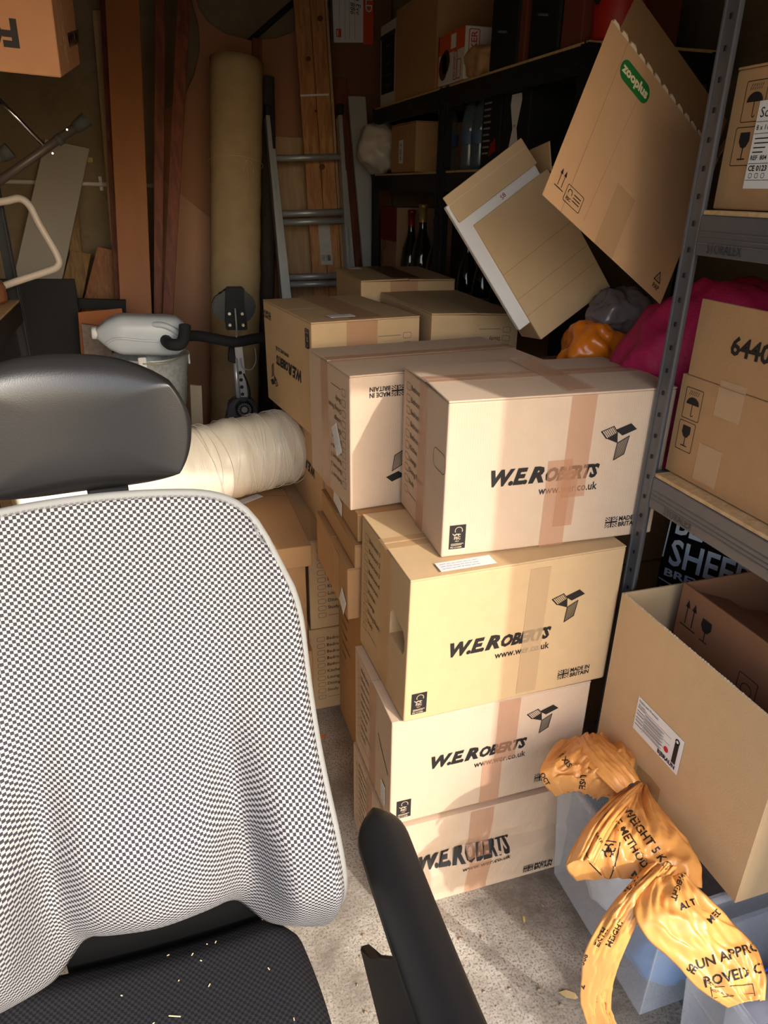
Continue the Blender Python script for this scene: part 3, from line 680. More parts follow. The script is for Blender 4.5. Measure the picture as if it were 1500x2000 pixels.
for i in range(6):
    for j in range(6):
        if (i*7+j*5) % 3: p.rect(.115+.0035*i, .084+.0035*j, .003, .003)
p.put('label_text', INK, c['root'], c['left'], .0022)
# printed pet sack on top of it
def pillow(name, label, cat, cx, cy, cz, hx, hy, hz, m, amp=.02, fr=9, seed=0, n=26, power=2.4, rz=0, droop=0, group=None, kids=None):
    bm = bmesh.new(); bmesh.ops.create_uvsphere(bm, u_segments=n*2, v_segments=n, radius=1)
    for v in bm.verts:
        d = v.co.normalized(); k = (abs(d.x)**power+abs(d.y)**power+abs(d.z)**power)**(-1/power); p = V((d.x*k*hx, d.y*k*hy, d.z*k*hz))
        q = V((p.x*fr+seed, p.y*fr, p.z*fr)); nn = (1-abs(noise.noise(q)*2.4)) * .7 + (.5-abs(noise.noise(q*2.3))*2)*.45 + noise.noise(q*5.1)*.22
        v.co = p + d*amp*nn - V((0, 0, droop*(p.x*p.x/(hx*hx))))
    o = fin(bm, name, m, None, True); o.location = (cx, cy, cz); o.rotation_euler = (0, 0, rz)
    if label: tag(o, label, cat, group)
    return o
SACK = mat('pet_sack', (120, 108, 96), .4, noise_amt=.7, nscale=7, bump=.4, bscale=18)
pillow('pet_food_sack', 'shiny printed pet food sack lying on the labelled carton', 'sack', 1.20, 1.0, 1.985, .16, .16, .10, SACK, .02, 7, 3)
# beer carton under the shelf
e1 = V((.42, -.907, 0)).normalized(); ang = math.degrees(math.atan2(e1.y, e1.x))
c = carton('glossy black brewery carton with white lettering below the middle shelf', (1.199, 1.352, .58), ang, .235, .22, .50, m=mat('black_gloss', (14, 14, 15), .25, noise_amt=.2, nscale=20, bump=.3, bscale=25, spec=.6), flaps=False, name='beer_carton')
WPRINT = mat('white_print', (206, 206, 208), .5)
p = Print(); p.text('BLACK', .020, .306, .092, bold=.02, width=.20); p.text('SHEEP', .020, .216, .104, bold=.02, width=.205); p.text('BREWERY', .014, .180, .030, bold=.03, width=.21)
p.line([(.006+.22*k/10, .166-.014*math.sin(math.pi*k/10)) for k in range(11)], .004); p.line(((.004, .23), (.010, .42)), .004); p.put('brewery_name', WPRINT, c['root'], c['front'])
Print().text('BOTTLED', .008, .118, .042, bold=.015, width=.20).put('printed_line', mat('gold_print', (96, 78, 58), .5), c['root'], c['front'])
carton('plain carton under the black brewery carton', (1.203, 1.348, 0), ang, .225, .21, .575, m=CARDB)
# stack hidden behind the front stack, carrying the leaning boxes
carton('large plain carton carrying the leaning opened boxes', (1.06, 1.63, .62), 0, .46, .28, .60, m=CARDB); carton('large plain floor carton below the leaning opened boxes', (1.06, 1.63, 0), 0, .46, .28, .615, m=CARDB)
PINK = mat('pink_weave', (186, 34, 84), .6, noise_amt=.25, nscale=90, bump=.6, bscale=160, stretch=(1, 1, 1))
pk = pillow('woven_bag', 'crimson woven shopping bag slumped behind the steel post', 'bag', 1.275, 1.36, 1.285, .27, .15, .20, PINK, .035, 6, 1, power=2.2, droop=.05, n=40)
ORG = mat('orange_film', (226, 122, 30), .25, noise_amt=.2, nscale=12, bump=.6, bscale=30, spec=.6)
pillow('plastic_bag', 'glossy orange plastic bag below the leaning liner box', 'bag', 1.085, 1.60, 1.275, .09, .07, .08, ORG, .035, 11, 5, n=40)
pillow('plastic_bag', 'crumpled grey clear plastic bag beside the crimson woven bag', 'bag', 1.15, 1.61, 1.395, .08, .06, .05, mat('grey_film', (120, 112, 112), .2, noise_amt=.3, nscale=14, bump=.8, bscale=30, alpha=.8, spec=.7), .02, 14, 9)
# big pet-shop carton, opened and tipped on its corner
ZS = .87
BL, BR_, TL = [CO + (V(q)-CO)*ZS for q in ((.826, 1.5, 1.67), (1.257, 1.6, 1.412), (1.001, 1.6, 2.022))]
U = (BR_-BL).normalized(); W = (TL-BL); W = (W-U*W.dot(U)).normalized(); Dn = -(U.cross(W)); wz, hz = .445, .352
ZOO = mat('kraft_zoo', (196, 150, 106), .85, noise_amt=.07, nscale=22, bump=.2, bscale=240, spec=.15)
Dz = V((.60, .80, .06)).normalized()
r, P_, pan = panels('large opened pet shop carton tipped on its corner above the front stack', 'cardboard_box', BL, U, W, Dz, wz, hz, .20, ZOO)
pan('top_flap', W*hz+Dz*.195, U*wz, (W*.10+Dz*.08), Dz*.004); pan('top_flap', W*hz+U*(wz-.006)+Dz*.01, Dz*.18, (W*.14+U*.05), U*.004)
f = frame((0, 0, 0), U, W, wz, hz)
rr = random.Random(5); bm = bmesh.new()
for k in range(14):
    x = .005+.031*k; hexa(bm, [f(a, b, e) for a, b, e in ((x, hz-.002, -.005), (x+.026, hz-.002, -.005), (x+.026, hz-.002, 0), (x, hz-.002, 0), (x+.004, hz+rr.uniform(.003, .012), -.005), (x+.02, hz+rr.uniform(.003, .014), -.005), (x+.02, hz+.004, 0), (x+.004, hz+.006, 0))])
fin(bm, 'torn_edge', EDGE, r)
q = Print(); q.poly([(.024+.020*math.cos(a), .024+.020*math.sin(a)) for a in (math.radians(90+15*k) for k in range(13))] + [(.096+.020*math.cos(a), .024+.020*math.sin(a)) for a in (math.radians(-90+15*k) for k in range(13))])
g = lambda a, b, e=.001, fl=False: f(.060+a*.92, .284+b*.95, e)
q.put('green_badge', mat('zoo_green', (34, 112, 46), .6, noise_amt=.1, nscale=50), r, g)
Print().text('zooplus', .012, .017, .026, bold=.045, width=.096).put('badge_name', mat('badge_cream', (226, 206, 160), .7), r, g, .0018)
p = Print(); p.add(icon_up(), .022, .030, .52); p.rframe(.052, .022, .052, .032, .0011, .003); p.arc(.064, .042, .006, -20, 200, .0014); p.text('FSC', .057, .027, .009, bold=.03)
for k in range(3): p.rect(.076, .044-.006*k, .022, .0018)
p.line(((.390, .035), (.414, .035), (.402, .056)), .0026, True); p.text('20', .397, .039, .009); p.text('PAP', .392, .018, .015, bold=.02); p.put('printed_marks', INK, r, f)
slab('clear_tape', f, .175, 0, .065, .13, TAPEC, r, eps=.001)
Print().line(((.06, 0), (.06, hz)), .0016).line(((.125, .02), (.14, hz*.9)), .0012).put('crease', mat('crease_tone', (168, 122, 80), .9), r, f, .0004)
# flat carton with white liner leaning under it
A, B, D = V((.782, 1.75, 1.597)), V((.970, 1.75, 1.726)), V((.951, 1.70, 1.31))
U = (B-A).normalized(); W = A-D; W = (W-U*W.dot(U)).normalized(); Dn = -(U.cross(W)); wl, hl = .232, .345; o = A-W*hl
r, P_, pan = panels('leaning opened carton with a white foam liner and a folded top flap', 'cardboard_box', o, U, W, Dn, wl, hl, .13, CARDY)
WL = mat('foam_white', (228, 224, 218), .6, bump=.2, bscale=50)
bm = bmesh.new(); q = [o-U*.035+W*.055+Dn*.006, o+U*(wl-.02)+W*.05+Dn*.006, o+U*(wl-.02)+W*(hl+.075)+Dn*.006, o-U*.035+W*(hl+.075)+Dn*.006]
ch = [p-o for p in q]; hexa(bm, [ch[0], ch[1], ch[1]+Dn*.02, ch[0]+Dn*.02, ch[3], ch[2], ch[2]+Dn*.02, ch[3]+Dn*.02], .002, 1); fin(bm, 'foam_liner', WL, r)
pan('top_flap', W*(hl+.026)-U*.028-Dn*.002, U*(wl+.01), W*.07+Dn*.012, Dn*.005)
pan('side_flap', W*(hl-.01)+U*(wl+.004), Dn*.12, W*.06+U*.03, U*.004)
f = frame((0, 0, 0), U, W, wl, hl)
cp = Print()
for y in (.075, .125, .20): cp.line(((.0, y), (wl, y+.004)), .0014)
cp.put('crease', mat('crease_tone2', (170, 136, 88), .9), r, f, .0004)
sc = Print(); sc.text('S8', .095, hl+.006, .016, rot=12); sc.put('pen_mark', mat('red_pen', (150, 40, 40), .8), r, f, -.0035)
# ------------------------------------------------------------------ clear tubs, open carton and waste sacks at the lower right
CLEAR = mat('clear_tub', (206, 214, 224), .25, noise_amt=.05, nscale=9, alpha=.22, spec=.7)
def tub(label, x0, x1, y0, y1, z0, z1, fl=.022, group='clear storage tubs'):
    o = V(((x0+x1)/2, (y0+y1)/2, z0)); r = thing('storage_tub', label, 'tub', o, 0, group); t = .003; hx, hy = (x1-x0)/2, (y1-y0)/2; h = z1-z0
    a = [V((sx*(hx-fl), sy*(hy-fl), 0)) for sx, sy in ((-1, -1), (1, -1), (1, 1), (-1, 1))]; b = [V((sx*hx, sy*hy, h)) for sx, sy in ((-1, -1), (1, -1), (1, 1), (-1, 1))]
    for k in range(4):
        j = (k+1) % 4; n = ((a[j]-a[k]).cross(b[k]-a[k])).normalized()*t; bm = bmesh.new(); hexa(bm, [a[k], a[j], a[j]-n, a[k]-n, b[k], b[j], b[j]-n, b[k]-n]); fin(bm, 'side', CLEAR, r)
    bm = bmesh.new(); hexa(bm, [p for p in a] + [p+V((0, 0, t)) for p in a]); fin(bm, 'base', CLEAR, r)
    bm = bmesh.new(); ring = [V((p.x*1.03, p.y*1.03, h-.006)) for p in b]; tube_bm(bm, ring+[ring[0]], .007, 6, False); fin(bm, 'rim', CLEAR, r)
    return r
tub('clear plastic tub under the orange waste sacks, front stack side', .800, 1.22, .700, 1.105, .0725, .44)
tub('clear plastic tub at the bottom right corner under the printed sack end', .835, 1.25, .255, .665, .0725, .40)
BLUE = mat('blue_film', (96, 158, 232), .3, noise_amt=.45, nscale=9, bump=.5, bscale=25, spec=.5)
pillow('medical_pouch', 'pale blue plastic pouch inside the clear tub', 'pouch', .93, .80, .165, .09, .07, .07, BLUE, .015, 12, 2)
pillow('medical_pouch', 'white plastic pouch behind the blue one inside the tub', 'pouch', .96, .95, .19, .12, .07, .09, mat('white_film', (214, 220, 226), .35, noise_amt=.1, nscale=12, bump=.5, bscale=25), .015, 12, 6)
pillow('medical_pouch', 'clear pouch with blue strings in the corner tub', 'pouch', 1.0, .50, .21, .12, .12, .11, mat('pale_film', (206, 210, 220), .3, noise_amt=.15, nscale=10, bump=.6, bscale=25), .02, 9, 11)
tag(tube('blue_string', curve_path([(.86, .60, .37), (.93, .58, .385), (1.0, .61, .37), (1.08, .60, .36)]), .0025, mat('blue_cord', (40, 70, 190), .5), n=6), 'thin blue drawstring lying over the corner tub', 'string')
tag(tube('blue_string', curve_path([(.80, .50, .408), (.86, .49, .415), (.93, .50, .40), (1.0, .48, .36)]), .0025, MATS['blue_cord'], n=6), 'thin blue drawstring hanging at the bottom right corner', 'string')
# open carton with a medical label
r, P_, pan = panels('open tan medical carton sitting on the clear tubs', 'cardboard_box', (.925, 1.142, .452), (0, -1, 0), (0, 0, 1), (1, 0, 0), .472, .412, .42, CARDY, t=.006)
f = frame((0, 0, 0), (0, -1, 0), (0, 0, 1), .472, .412)
lw, lh = .150, .088; lx, ly = .118, .128
slab('product_label', f, lx, ly, lw, lh, PAPER, r, eps=.001)
p = Print(); p.text('DiaStream Premium', lx+.005, ly+.077, .009, width=.065); p.text('25 units', lx+.005, ly+.068, .007)
for k in range(6): p.rect(lx+.004, ly+.062-.009*k, .024, .0016); p.rect(lx+.032, ly+.060-.008*k, .062, .0012); p.rect(lx+.032, ly+.057-.008*k, .056, .0010)
for k in range(3): p.rect(lx+.004, ly+.066-.018*k, .112, .0006)
p.rect(lx+.128, ly+.018, .012, .052); p.disc(lx+.134, ly+.074, .007); p.text('B|BRAUN', lx+.085, ly+.006, .014, bold=.04, width=.056); p.rect(lx+.030, ly+.01, .0006, .06)
p.put('label_text', INK, r, f, .0022); Print().disc(lx+.108, ly+.032, .007).put('label_dot', mat('red_dot', (200, 40, 44), .6), r, f, .0024)
Print().disc(lx+.134, ly+.074, .0035).put('label_ring', PAPER, r, f, .0026)
ST = mat('glue_stain', (176, 140, 92), .85)
sp = Print(); sp.poly(((.155, .0), (.235, .0), (.235, .055), (.20, .058), (.155, .05))); sp.put('damp_stain', ST, r, f, .0004)
rb = random.Random(2); bm = bmesh.new()
for k in range(60): x = .01+.0075*k; hexa(bm, [f(a, b, e) for a, b, e in ((x, .411, -.005), (x+.006, .411, -.005), (x+.006, .411, -.001), (x, .411, -.001), (x, .411+rb.uniform(.001, .003), -.005), (x+.006, .412, -.005), (x+.006, .412, -.001), (x, .411+rb.uniform(.001, .003), -.001))])
fin(bm, 'perforated_edge', EDGE, r)
# smaller brown carton inside it
r, P_, pan = panels('smaller brown carton with arrows and glass mark nested in the open carton', 'cardboard_box', (1.055, 1.105, .465), (0, -1, 0), (0, 0, 1), (1, 0, 0), .42, .425, .27, mat('kraft_red', (150, 104, 72), .85, noise_amt=.08, nscale=20, bump=.2, bscale=200), t=.005)
f = frame((0, 0, 0), (0, -1, 0), (0, 0, 1), .42, .425); p = Print(); Print().add(icon_up(), .022, .325, .95).put('printed_icon', INK, r, f); Print().add(icon_glass(False), .062, .315, 1.25).put('printed_icon', INK, r, f); p.rframe(.20, .27, .05, .06, .0016, .003); p.arc(.225, .30, .014, 0, 360, .0016); p.put('printed_icon', INK, r, f)
for k in range(2): pan('inner_flap', V((.012+.0*k, -.01, .405-.05*k)), V((0, -.395, 0)), V((.12+.11*k, 0, -.045)), V((0, 0, .004)))
# ------------------------------------------------------------------ orange waste sacks
FILM = mat('orange_sack', (226, 158, 84), .33, noise_amt=.10, nscale=8, bump=.35, bscale=40, spec=.55)
from mathutils.bvhtree import BVHTree
def loft(rows, nu=64, nv=80, bulge=.015, amp=.010, fr=22, seed=0, along=2.6):
    Ls = curve_path([a for a, b in rows], 8); Rs = curve_path([b for a, b in rows], 8); m_ = len(Ls)-1; vv = []; ff = []
    for j in range(nv+1):
        q = j/nv*m_; k = min(int(q), m_-1); g = q-k; L_, R_ = Ls[k].lerp(Ls[k+1], g), Rs[k].lerp(Rs[k+1], g)
        for i in range(nu+1):
            s = i/nu; p = L_.lerp(R_, s); wv = noise.noise(V((s*fr*.25+seed, j/nv*along+seed*2.1, 0)))*1.6
            c1 = 1-abs(noise.noise(V((s*fr*.32*(1+.2*wv)+seed*3.3, j/nv*along*1.1+seed, 1.7))))*2.4; c2 = noise.noise(p*38+V((seed, 0, 0)))
            edge = min(1, 6*min(s, 1-s))
            vv.append(p + V((0, -.35, .94))*(bulge*math.sin(math.pi*s)**.7 + amp*(c1*.95+wv*.5+c2*.22+(1-abs(noise.noise(V((s*fr*.45+j/nv*along*2.2, j/nv*along*1.6-s*3+seed, 5.2))))*3)*.45+noise.noise(p*80)*.12)*(.35+.65*edge)))
    for j in range(nv):
        for i in range(nu): a = j*(nu+1)+i; ff.append((a, a+1, a+nu+2, a+nu+1))
    return vv, ff
def Z(*a): return [(atz(x0, y0, z0), atz(x1, y1, z1)) for x0, y0, z0, x1, y1, z1 in a]
PAT = [
 [loft(Z((1085, 1452, .455, 1215, 1440, .47), (1068, 1478, .49, 1238, 1475, .50), (1055, 1505, .50, 1232, 1515, .51), (1062, 1530, .475, 1222, 1548, .50), (1085, 1555, .445, 1205, 1572, .455)), bulge=.022, amp=.014, seed=1.3, along=3.2),
  loft(Z((1118, 1450, .485, 1170, 1438, .48), (1125, 1475, .52, 1200, 1462, .515), (1165, 1512, .54, 1228, 1492, .525), (1205, 1550, .53, 1250, 1528, .50)), bulge=.016, amp=.008, seed=4.1, nu=30, fr=26, along=1.2)],
 [loft(Z((1210, 1555, .47, 1262, 1540, .46), (1165, 1590, .505, 1290, 1585, .50), (1128, 1640, .515, 1340, 1640, .51), (1105, 1690, .485, 1368, 1690, .50), (1125, 1722, .455, 1370, 1735, .47)), bulge=.022, amp=.012, seed=7.7, along=2.2, nu=60, nv=60),
  loft(Z((1218, 1545, .49, 1260, 1535, .47), (1180, 1575, .525, 1232, 1572, .53), (1140, 1625, .535, 1195, 1620, .545), (1108, 1690, .50, 1160, 1690, .52)), bulge=.018, amp=.008, seed=2.2, nu=28, fr=20, along=1.2),
  loft(Z((1265, 1690, .525, 1318, 1700, .53), (1205, 1755, .51, 1268, 1755, .515), (1165, 1812, .475, 1236, 1818, .48), (1140, 1862, .40, 1212, 1872, .41), (1134, 1912, .29, 1196, 1922, .30), (1134, 1962, .18, 1192, 1968, .19), (1150, 2015, .07, 1212, 2018, .08)), bulge=.018, amp=.011, seed=9.4, nu=30, nv=80, fr=18, along=5),
  loft(Z((1250, 1728, .525, 1340, 1712, .53), (1238, 1785, .525, 1382, 1755, .53), (1262, 1832, .505, 1428, 1798, .51), (1315, 1880, .47, 1472, 1848, .475), (1362, 1928, .445, 1494, 1905, .45), (1420, 1968, .42, 1490, 1955, .425)), bulge=.020, amp=.009, seed=5.9, nu=56, nv=70, fr=16, along=2.4)]]
LABS = ('crumpled orange waste sack bunched behind the open carton corner', 'orange printed waste sack trailing two ends down over the clear tubs')
def px_print(pr, bvh, name, m, parent, org, sub=2):
    bm = bmesh.new(); vs2 = [bm.verts.new((a, b, 0)) for a, b in pr.v]
    for f_ in pr.f:
        try: bm.faces.new([vs2[i] for i in f_])
        except ValueError: pass
    bmesh.ops.triangulate(bm, faces=bm.faces[:]); es = [e for e in bm.edges if e.calc_length() > 7]
    for _ in range(sub):
        es = [e for e in bm.edges if e.calc_length() > 6]
        if es: bmesh.ops.subdivide_edges(bm, edges=es, cuts=1); bmesh.ops.triangulate(bm, faces=bm.faces[:])
    dead = []
    for v in bm.verts:
        d = ray(v.co.x, v.co.y).normalized(); h = bvh.ray_cast(CO, d)
        if h[0] is None: dead.append(v); continue
        n = h[1] if h[1].dot(d) < 0 else -h[1]; v.co = h[0] + n*.0012 - d*.0008 - org
    bmesh.ops.delete(bm, geom=dead, context='VERTS')
    bad = [e for e in bm.edges if e.calc_length() > .03]; bmesh.ops.delete(bm, geom=bad, context='EDGES')
    return fin(bm, name, m, parent)
def PT(items):
    p = Print()
    for txt, x, y, size, rot, bold in items:
        q = Print().text(txt, 0, 0, size, bold=bold); c_, s_ = math.cos(math.radians(rot)), math.sin(math.radians(rot)); b = len(p.v)
        p.v += [(x+c_*a+s_*e, y-(-s_*a+c_*e)) if 0 else (x+c_*a+s_*e, y+s_*a-c_*e) for a, e in q.v]; p.f += [tuple(i+b for i in f_) for f_ in q.f]
    return p
SACKINK = mat('sack_ink', (38, 28, 20), .5)
for k, pats in enumerate(PAT):
    org = pats[0][0][0].copy(); org.z = .44; r = thing('waste_sack', LABS[k], 'sack', org, 0, 'orange clinical waste sacks')
    allv, allf = [], []
    for vv, ff in pats:
        b = len(allv); allv += vv; allf += [tuple(i+b for i in q) for q in ff]
        o_ = raw('film', [v-org for v in vv], ff, FILM, r, True); sm = o_.modifiers.new('thickness', 'SOLIDIFY'); sm.thickness = .0012
    bvh = BVHTree.FromPolygons(allv, allf)
    if k == 0: items = [('USE APPR', 1134, 1512, 17, 96, .03), ('HOSPITAL', 1108, 1545, 7, 100, .0), ('HAZARD', 1098, 1548, 7, 100, 0), ('GXIS', 1090, 1475, 15, 52, .03), ('OCT', 1055, 1512, 12, 60, .03)]
    else:
        items = [('WEIGHT 5 KG', 1215, 1583, 23, 54, .02), ('E METHOD', 1198, 1605, 22, 58, .02), ('UN APPROVED', 1362, 1893, 27, -17, .02), ('ROVED CLOSU', 1376, 1928, 28, -14, .02), ('SE', 1340, 1893, 20, 30, .03), ('3637', 1222, 1752, 26, -52, .03), ('WEIGHT', 1330, 1702, 15, 110, .03),
              ('ALT', 1330, 1778, 19, -20, .03), ('MED', 1388, 1805, 18, -48, .03), ('MEIGHT', 1192, 1850, 16, -62, .03), ('ENTH', 1170, 1850, 15, -64, .03), ('366', 1140, 1885, 15, -66, .03), ('2', 1140, 1932, 18, -70, .03), ('DATE', 1430, 1978, 8, 0, 0), ('TIME', 1392, 1955, 7, 20, 0), ('HOSPITAL/TRUST', 1388, 1934, 6, 18, 0), ('BAST', 1162, 1628, 9, 62, 0), ('KILIS', 1166, 1634, 8, 62, 0)]
        p = Print(); p.line(((1183, 1642), (1210, 1646), (1208, 1666), (1198, 1700), (1192, 1715)), 2.2).line(((1145, 1665), (1152, 1685), (1175, 1708)), 2.2); px_print(p, bvh, 'printed_outline', SACKINK, r, org)
        p = Print()
        for a in (90, 210, 330): p.arc(1189+7*math.cos(math.radians(a)), 1660+7*math.sin(math.radians(a)), 7, a+35, a+325, 3, 10)
        p.arc(1189, 1660, 4.5, 0, 360, 1.6, 10); px_print(p, bvh, 'biohazard_mark', SACKINK, r, org)
        p = Print(); p.line(((1388, 1928), (1470, 1922), (1480, 1968)), 1.4).line(((1388, 1928), (1395, 1965)), 1.4).line(((1395, 1948), (1472, 1940)), 1.2); px_print(p, bvh, 'printed_form', SACKINK, r, org)
    for it in items: px_print(PT([it]), bvh, 'printed_text', SACKINK, r, org)
# ------------------------------------------------------------------ things leaning on the back wall
def lean(Yb, Yt, zt=2.4): return V((0, Yb, 0)), V((0, -zt, (Yt-Yb))).normalized()
def board(name, label, cat, px, pl, t, m, floor=True, group=None, bevel=.002, parent=None):
    p, n = pl; q = [atp(x, y, p, n) for x, y in px]
    if floor and len(q) == 4:
        for a, b in ((0, 3), (1, 2)):
            d = q[b]-q[a]; q[b] = q[a] + d*((q[a].z-.002)/-d.z)
    o = (q[-1]+q[-2])/2; bk = -n if n.y < 0 else n
    ob = prism(name, [v-o for v in q], bk*t, m, parent, bevel)
    ob.location = o
    if label: tag(ob, label, cat, group)
    return ob
def tb(name, label, cat, px, pl, r, m, group=None, k=6, n=10):
    p, nn = pl; pts = curve_path([atp(x, y, p, nn) for x, y in px], k); o = pts[0].copy(); ob = tube(name, [v-o for v in pts], r, m, None, n); ob.location = o
    return tag(ob, label, cat, group) if label else ob
# conduit along the wall
cn = thing('wall_conduit', 'white plastic conduit clipped along the back wall', 'conduit', (-.4, YB-.016, 1.68))
tube('pipe', [V((-.57, 0, .006)), V((.62, 0, -.012))], .011, WHITEP, cn)
for dx in (.205, .56):
    bm = bmesh.new(); tube_bm(bm, [V((dx-.006, -.001, -.002)), V((dx+.006, -.001, -.002))], .0135, 10)
    hexa(bm, c8(dx-.008, dx+.008, .008, .016, -.036, .032), .002, 1); fin(bm, 'saddle_clip', PAPER, cn)
tag(box('wall_socket_block', -.245, -.215, YB-.03, YB-.002, 1.775, 1.80, mat('socket_pale', (190, 170, 110), .7), None, .003), 'tiny pale block fixed to the wall above the conduit', 'fixing')
GREYB = mat('grey_melamine', (176, 166, 152), .55, noise_amt=.04, nscale=6)
board('shelf_panel', 'pale grey melamine panel leaning left of the timber', 'panel', ((88, 271), (175, 290), (122, 545), (27, 540)), lean(3.95, 4.28, 1.9), .016, GREYB)
board('timber_offcut', 'thin pale batten behind the tall veneered board', 'timber', ((180, 20), (196, 20), (214, 300), (203, 300)), lean(4.1, 4.30, 2.45), .02, PINEW)
board('timber_offcut', 'tall olive brown plank behind the grey panel', 'timber', ((138, 400), (152, 402), (168, 580), (120, 580)), lean(4.06, 4.28, 1.6), .02, OLIVEW)
board('timber_offcut', 'short olive stained board with a square cut top', 'timber', ((138, 488), (178, 496), (160, 588), (112, 588)), lean(3.9, 4.15, 1.4), .022, OLIVEW)
board('timber_offcut', 'orange brown board with a slanted end leaning in the corner', 'timber', ((190, 481), (226, 490), (240, 588), (163, 588)), lean(3.8, 4.1, 1.4), .022, ORANGEW)
board('timber_offcut', 'narrow dark red board behind the tall veneered board', 'timber', ((193, -40), (214, -40), (242, 620), (226, 620)), lean(3.72, 4.20, 2.5), .03, REDWOOD)
board('veneered_board', 'tall orange brown veneered board standing against the wall', 'board', ((203, -40), (270, -40), (297, 620), (236, 620)), lean(3.55, 4.05, 2.5), .075, DOORWOOD)
board('mahogany_batten', 'straight red brown batten beside the tall veneered board', 'timber', ((303, -40), (324, -40), (317, 620), (300, 620)), lean(3.70, 4.12, 2.5), .022, REDWOOD, group='mahogany battens')
board('mahogany_batten', 'red brown batten leaning across the round cut-out', 'timber', ((348, -40), (375, -40), (338, 620), (317, 620)), lean(3.60, 4.06, 2.5), .022, REDWOOD, group='mahogany battens')
# hardboard sheets
pl = lean(4.22, 4.315, 2.6)
px = [(300, 880), (300, 226), (322, 214), (345, 203), (362, 185), (380, 145), (391, 95), (388, 50), (376, 8), (368, -40), (376, -40), (387, 15), (405, 43), (440, 66), (490, 79), (540, 75), (580, 60), (636, 22), (650, 14), (650, 880)]
board('hardboard_sheet', 'brown hardboard sheet with large round cut-outs against the wall', 'sheet', px, pl, .006, HARDB, bevel=0)
board('hardboard_sheet', 'lower hardboard sheet with a sloping top edge behind the carpet roll', 'sheet', [(300, 336), (322, 355), (412, 427), (540, 528), (540, 880), (300, 880)], lean(4.12, 4.25, 2.6), .006, mat('hardboard_light', (192, 144, 112), .75, noise_amt=.07, nscale=8), bevel=0)
board('timber_offcut', 'short upright stick above the carpet roll', 'timber', ((493, 74), (511, 74), (511, 300), (493, 300)), lean(4.06, 4.28, 2.5), .018, REDWOOD)
tb('roof_strut', 'dark strut crossing the round cut-out at the top', 'strut', ((486, 82), (590, -10)), lean(4.315, 4.325), .014, BLACKM, k=2)
# carpet roll
CARP = mat('carpet_backing', (190, 164, 122), .95, noise_amt=.16, nscale=14, bump=.6, bscale=140, spec=.05); CARP.node_tree.nodes['Principled BSDF']
top, bot = aty(462, 120, 4.03), aty(459, 700, 3.82); d = (top-bot); bot = top - d*(top.z/d.z); ax = d.normalized()
cr = thing('carpet_roll', 'tall rolled carpet with jute backing tied with string', 'carpet', bot)
a = ax.cross(V((0, 1, 0))).normalized(); b = ax.cross(a); Lc = (top-bot).length
bm = bmesh.new(); n = 40; rings = []
for k in range(41):
    z = Lc*k/40; ring = []
    for j in range(n):
        t = 2*math.pi*j/n; rr = .126 + .002*math.sin(z*190) + .003*noise.noise(V((math.cos(t)*2, math.sin(t)*2, z*2)))
        ring.append(bm.verts.new(ax*z + (a*math.cos(t) + b*math.sin(t))*rr))
    rings.append(ring)
for r_, s_ in zip(rings, rings[1:]):
    for j in range(n): bm.faces.new((r_[j], r_[(j+1) % n], s_[(j+1) % n], s_[j]))
bm.faces.new(rings[0]); bm.faces.new(rings[-1]); fin(bm, 'roll', CARP, cr, True)
bm = bmesh.new(); tube_bm(bm, [ax*(Lc+.002) + (a*math.cos(t*.35)+b*math.sin(t*.35))*(.02+.0017*t) for t in range(60)], .003, 5); fin(bm, 'spiral_end', mat('carpet_pile', (128, 108, 78), .95), cr)
zs = .80*Lc; STR = mat('string', (214, 190, 140), .8); tl = lambda t, dz=0, rr=.132: ax*(zs+dz) + (a*math.cos(t)+b*math.sin(t))*rr
bm = bmesh.new(); tube_bm(bm, [tl(2*math.pi*k/40, .012*math.sin(k/40*6.28)) for k in range(41)], .0018, 5, False)
ft = max((2*math.pi*k/200 for k in range(200)), key=lambda t: (a*math.cos(t)+b*math.sin(t)).dot(V((.25, -1, 0))))
tube_bm(bm, curve_path([tl(ft, 0, .134), tl(ft+.15, -.03, .136), tl(ft+.3, -.05, .136), tl(ft+.2, -.01, .136), tl(ft, 0, .135)]), .0018, 5); tube_bm(bm, curve_path([tl(ft, 0, .134), tl(ft-.12, -.03, .135), tl(ft-.1, -.05, .135), tl(ft, 0, .135)]), .0018, 5); tube_bm(bm, curve_path([tl(ft, 0, .134), tl(ft+.08, -.08, .134), tl(ft+.02, -.16, .134), tl(ft+.05, -.2, .134)]), .0014, 5)
fin(bm, 'string', STR, cr)
tb('rolled_rug', 'thin dark grey rug rolled upright beside the carpet roll', 'rug', ((520, 150), (524, 350), (522, 560), (520, 860)), lean(4.03, 4.13, 2.3), .04, mat('dark_rug', (70, 62, 54), .95, noise_amt=.4, nscale=90, bump=.8, bscale=120), k=8)
board('plywood_panel', 'pale plywood panel behind the ladder', 'panel', ((531, 266), (640, 271), (672, 560), (545, 560)), lean(3.98, 4.22, 2.1), .012, PINEW)
board('timber_offcut', 'dark brown plank behind the right ladder stile', 'timber', ((647, 151), (677, 152), (725, 560), (700, 560)), lean(4.0, 4.26, 2.2), .02, REDWOOD)
board('trim_board', 'long white plastic trim board beside the racking', 'trim', ((680, 187), (714, 188), (738, 520), (709, 520)), lean(3.86, 4.18, 2.2), .022, mat('grey_upvc', (178, 176, 172), .45))
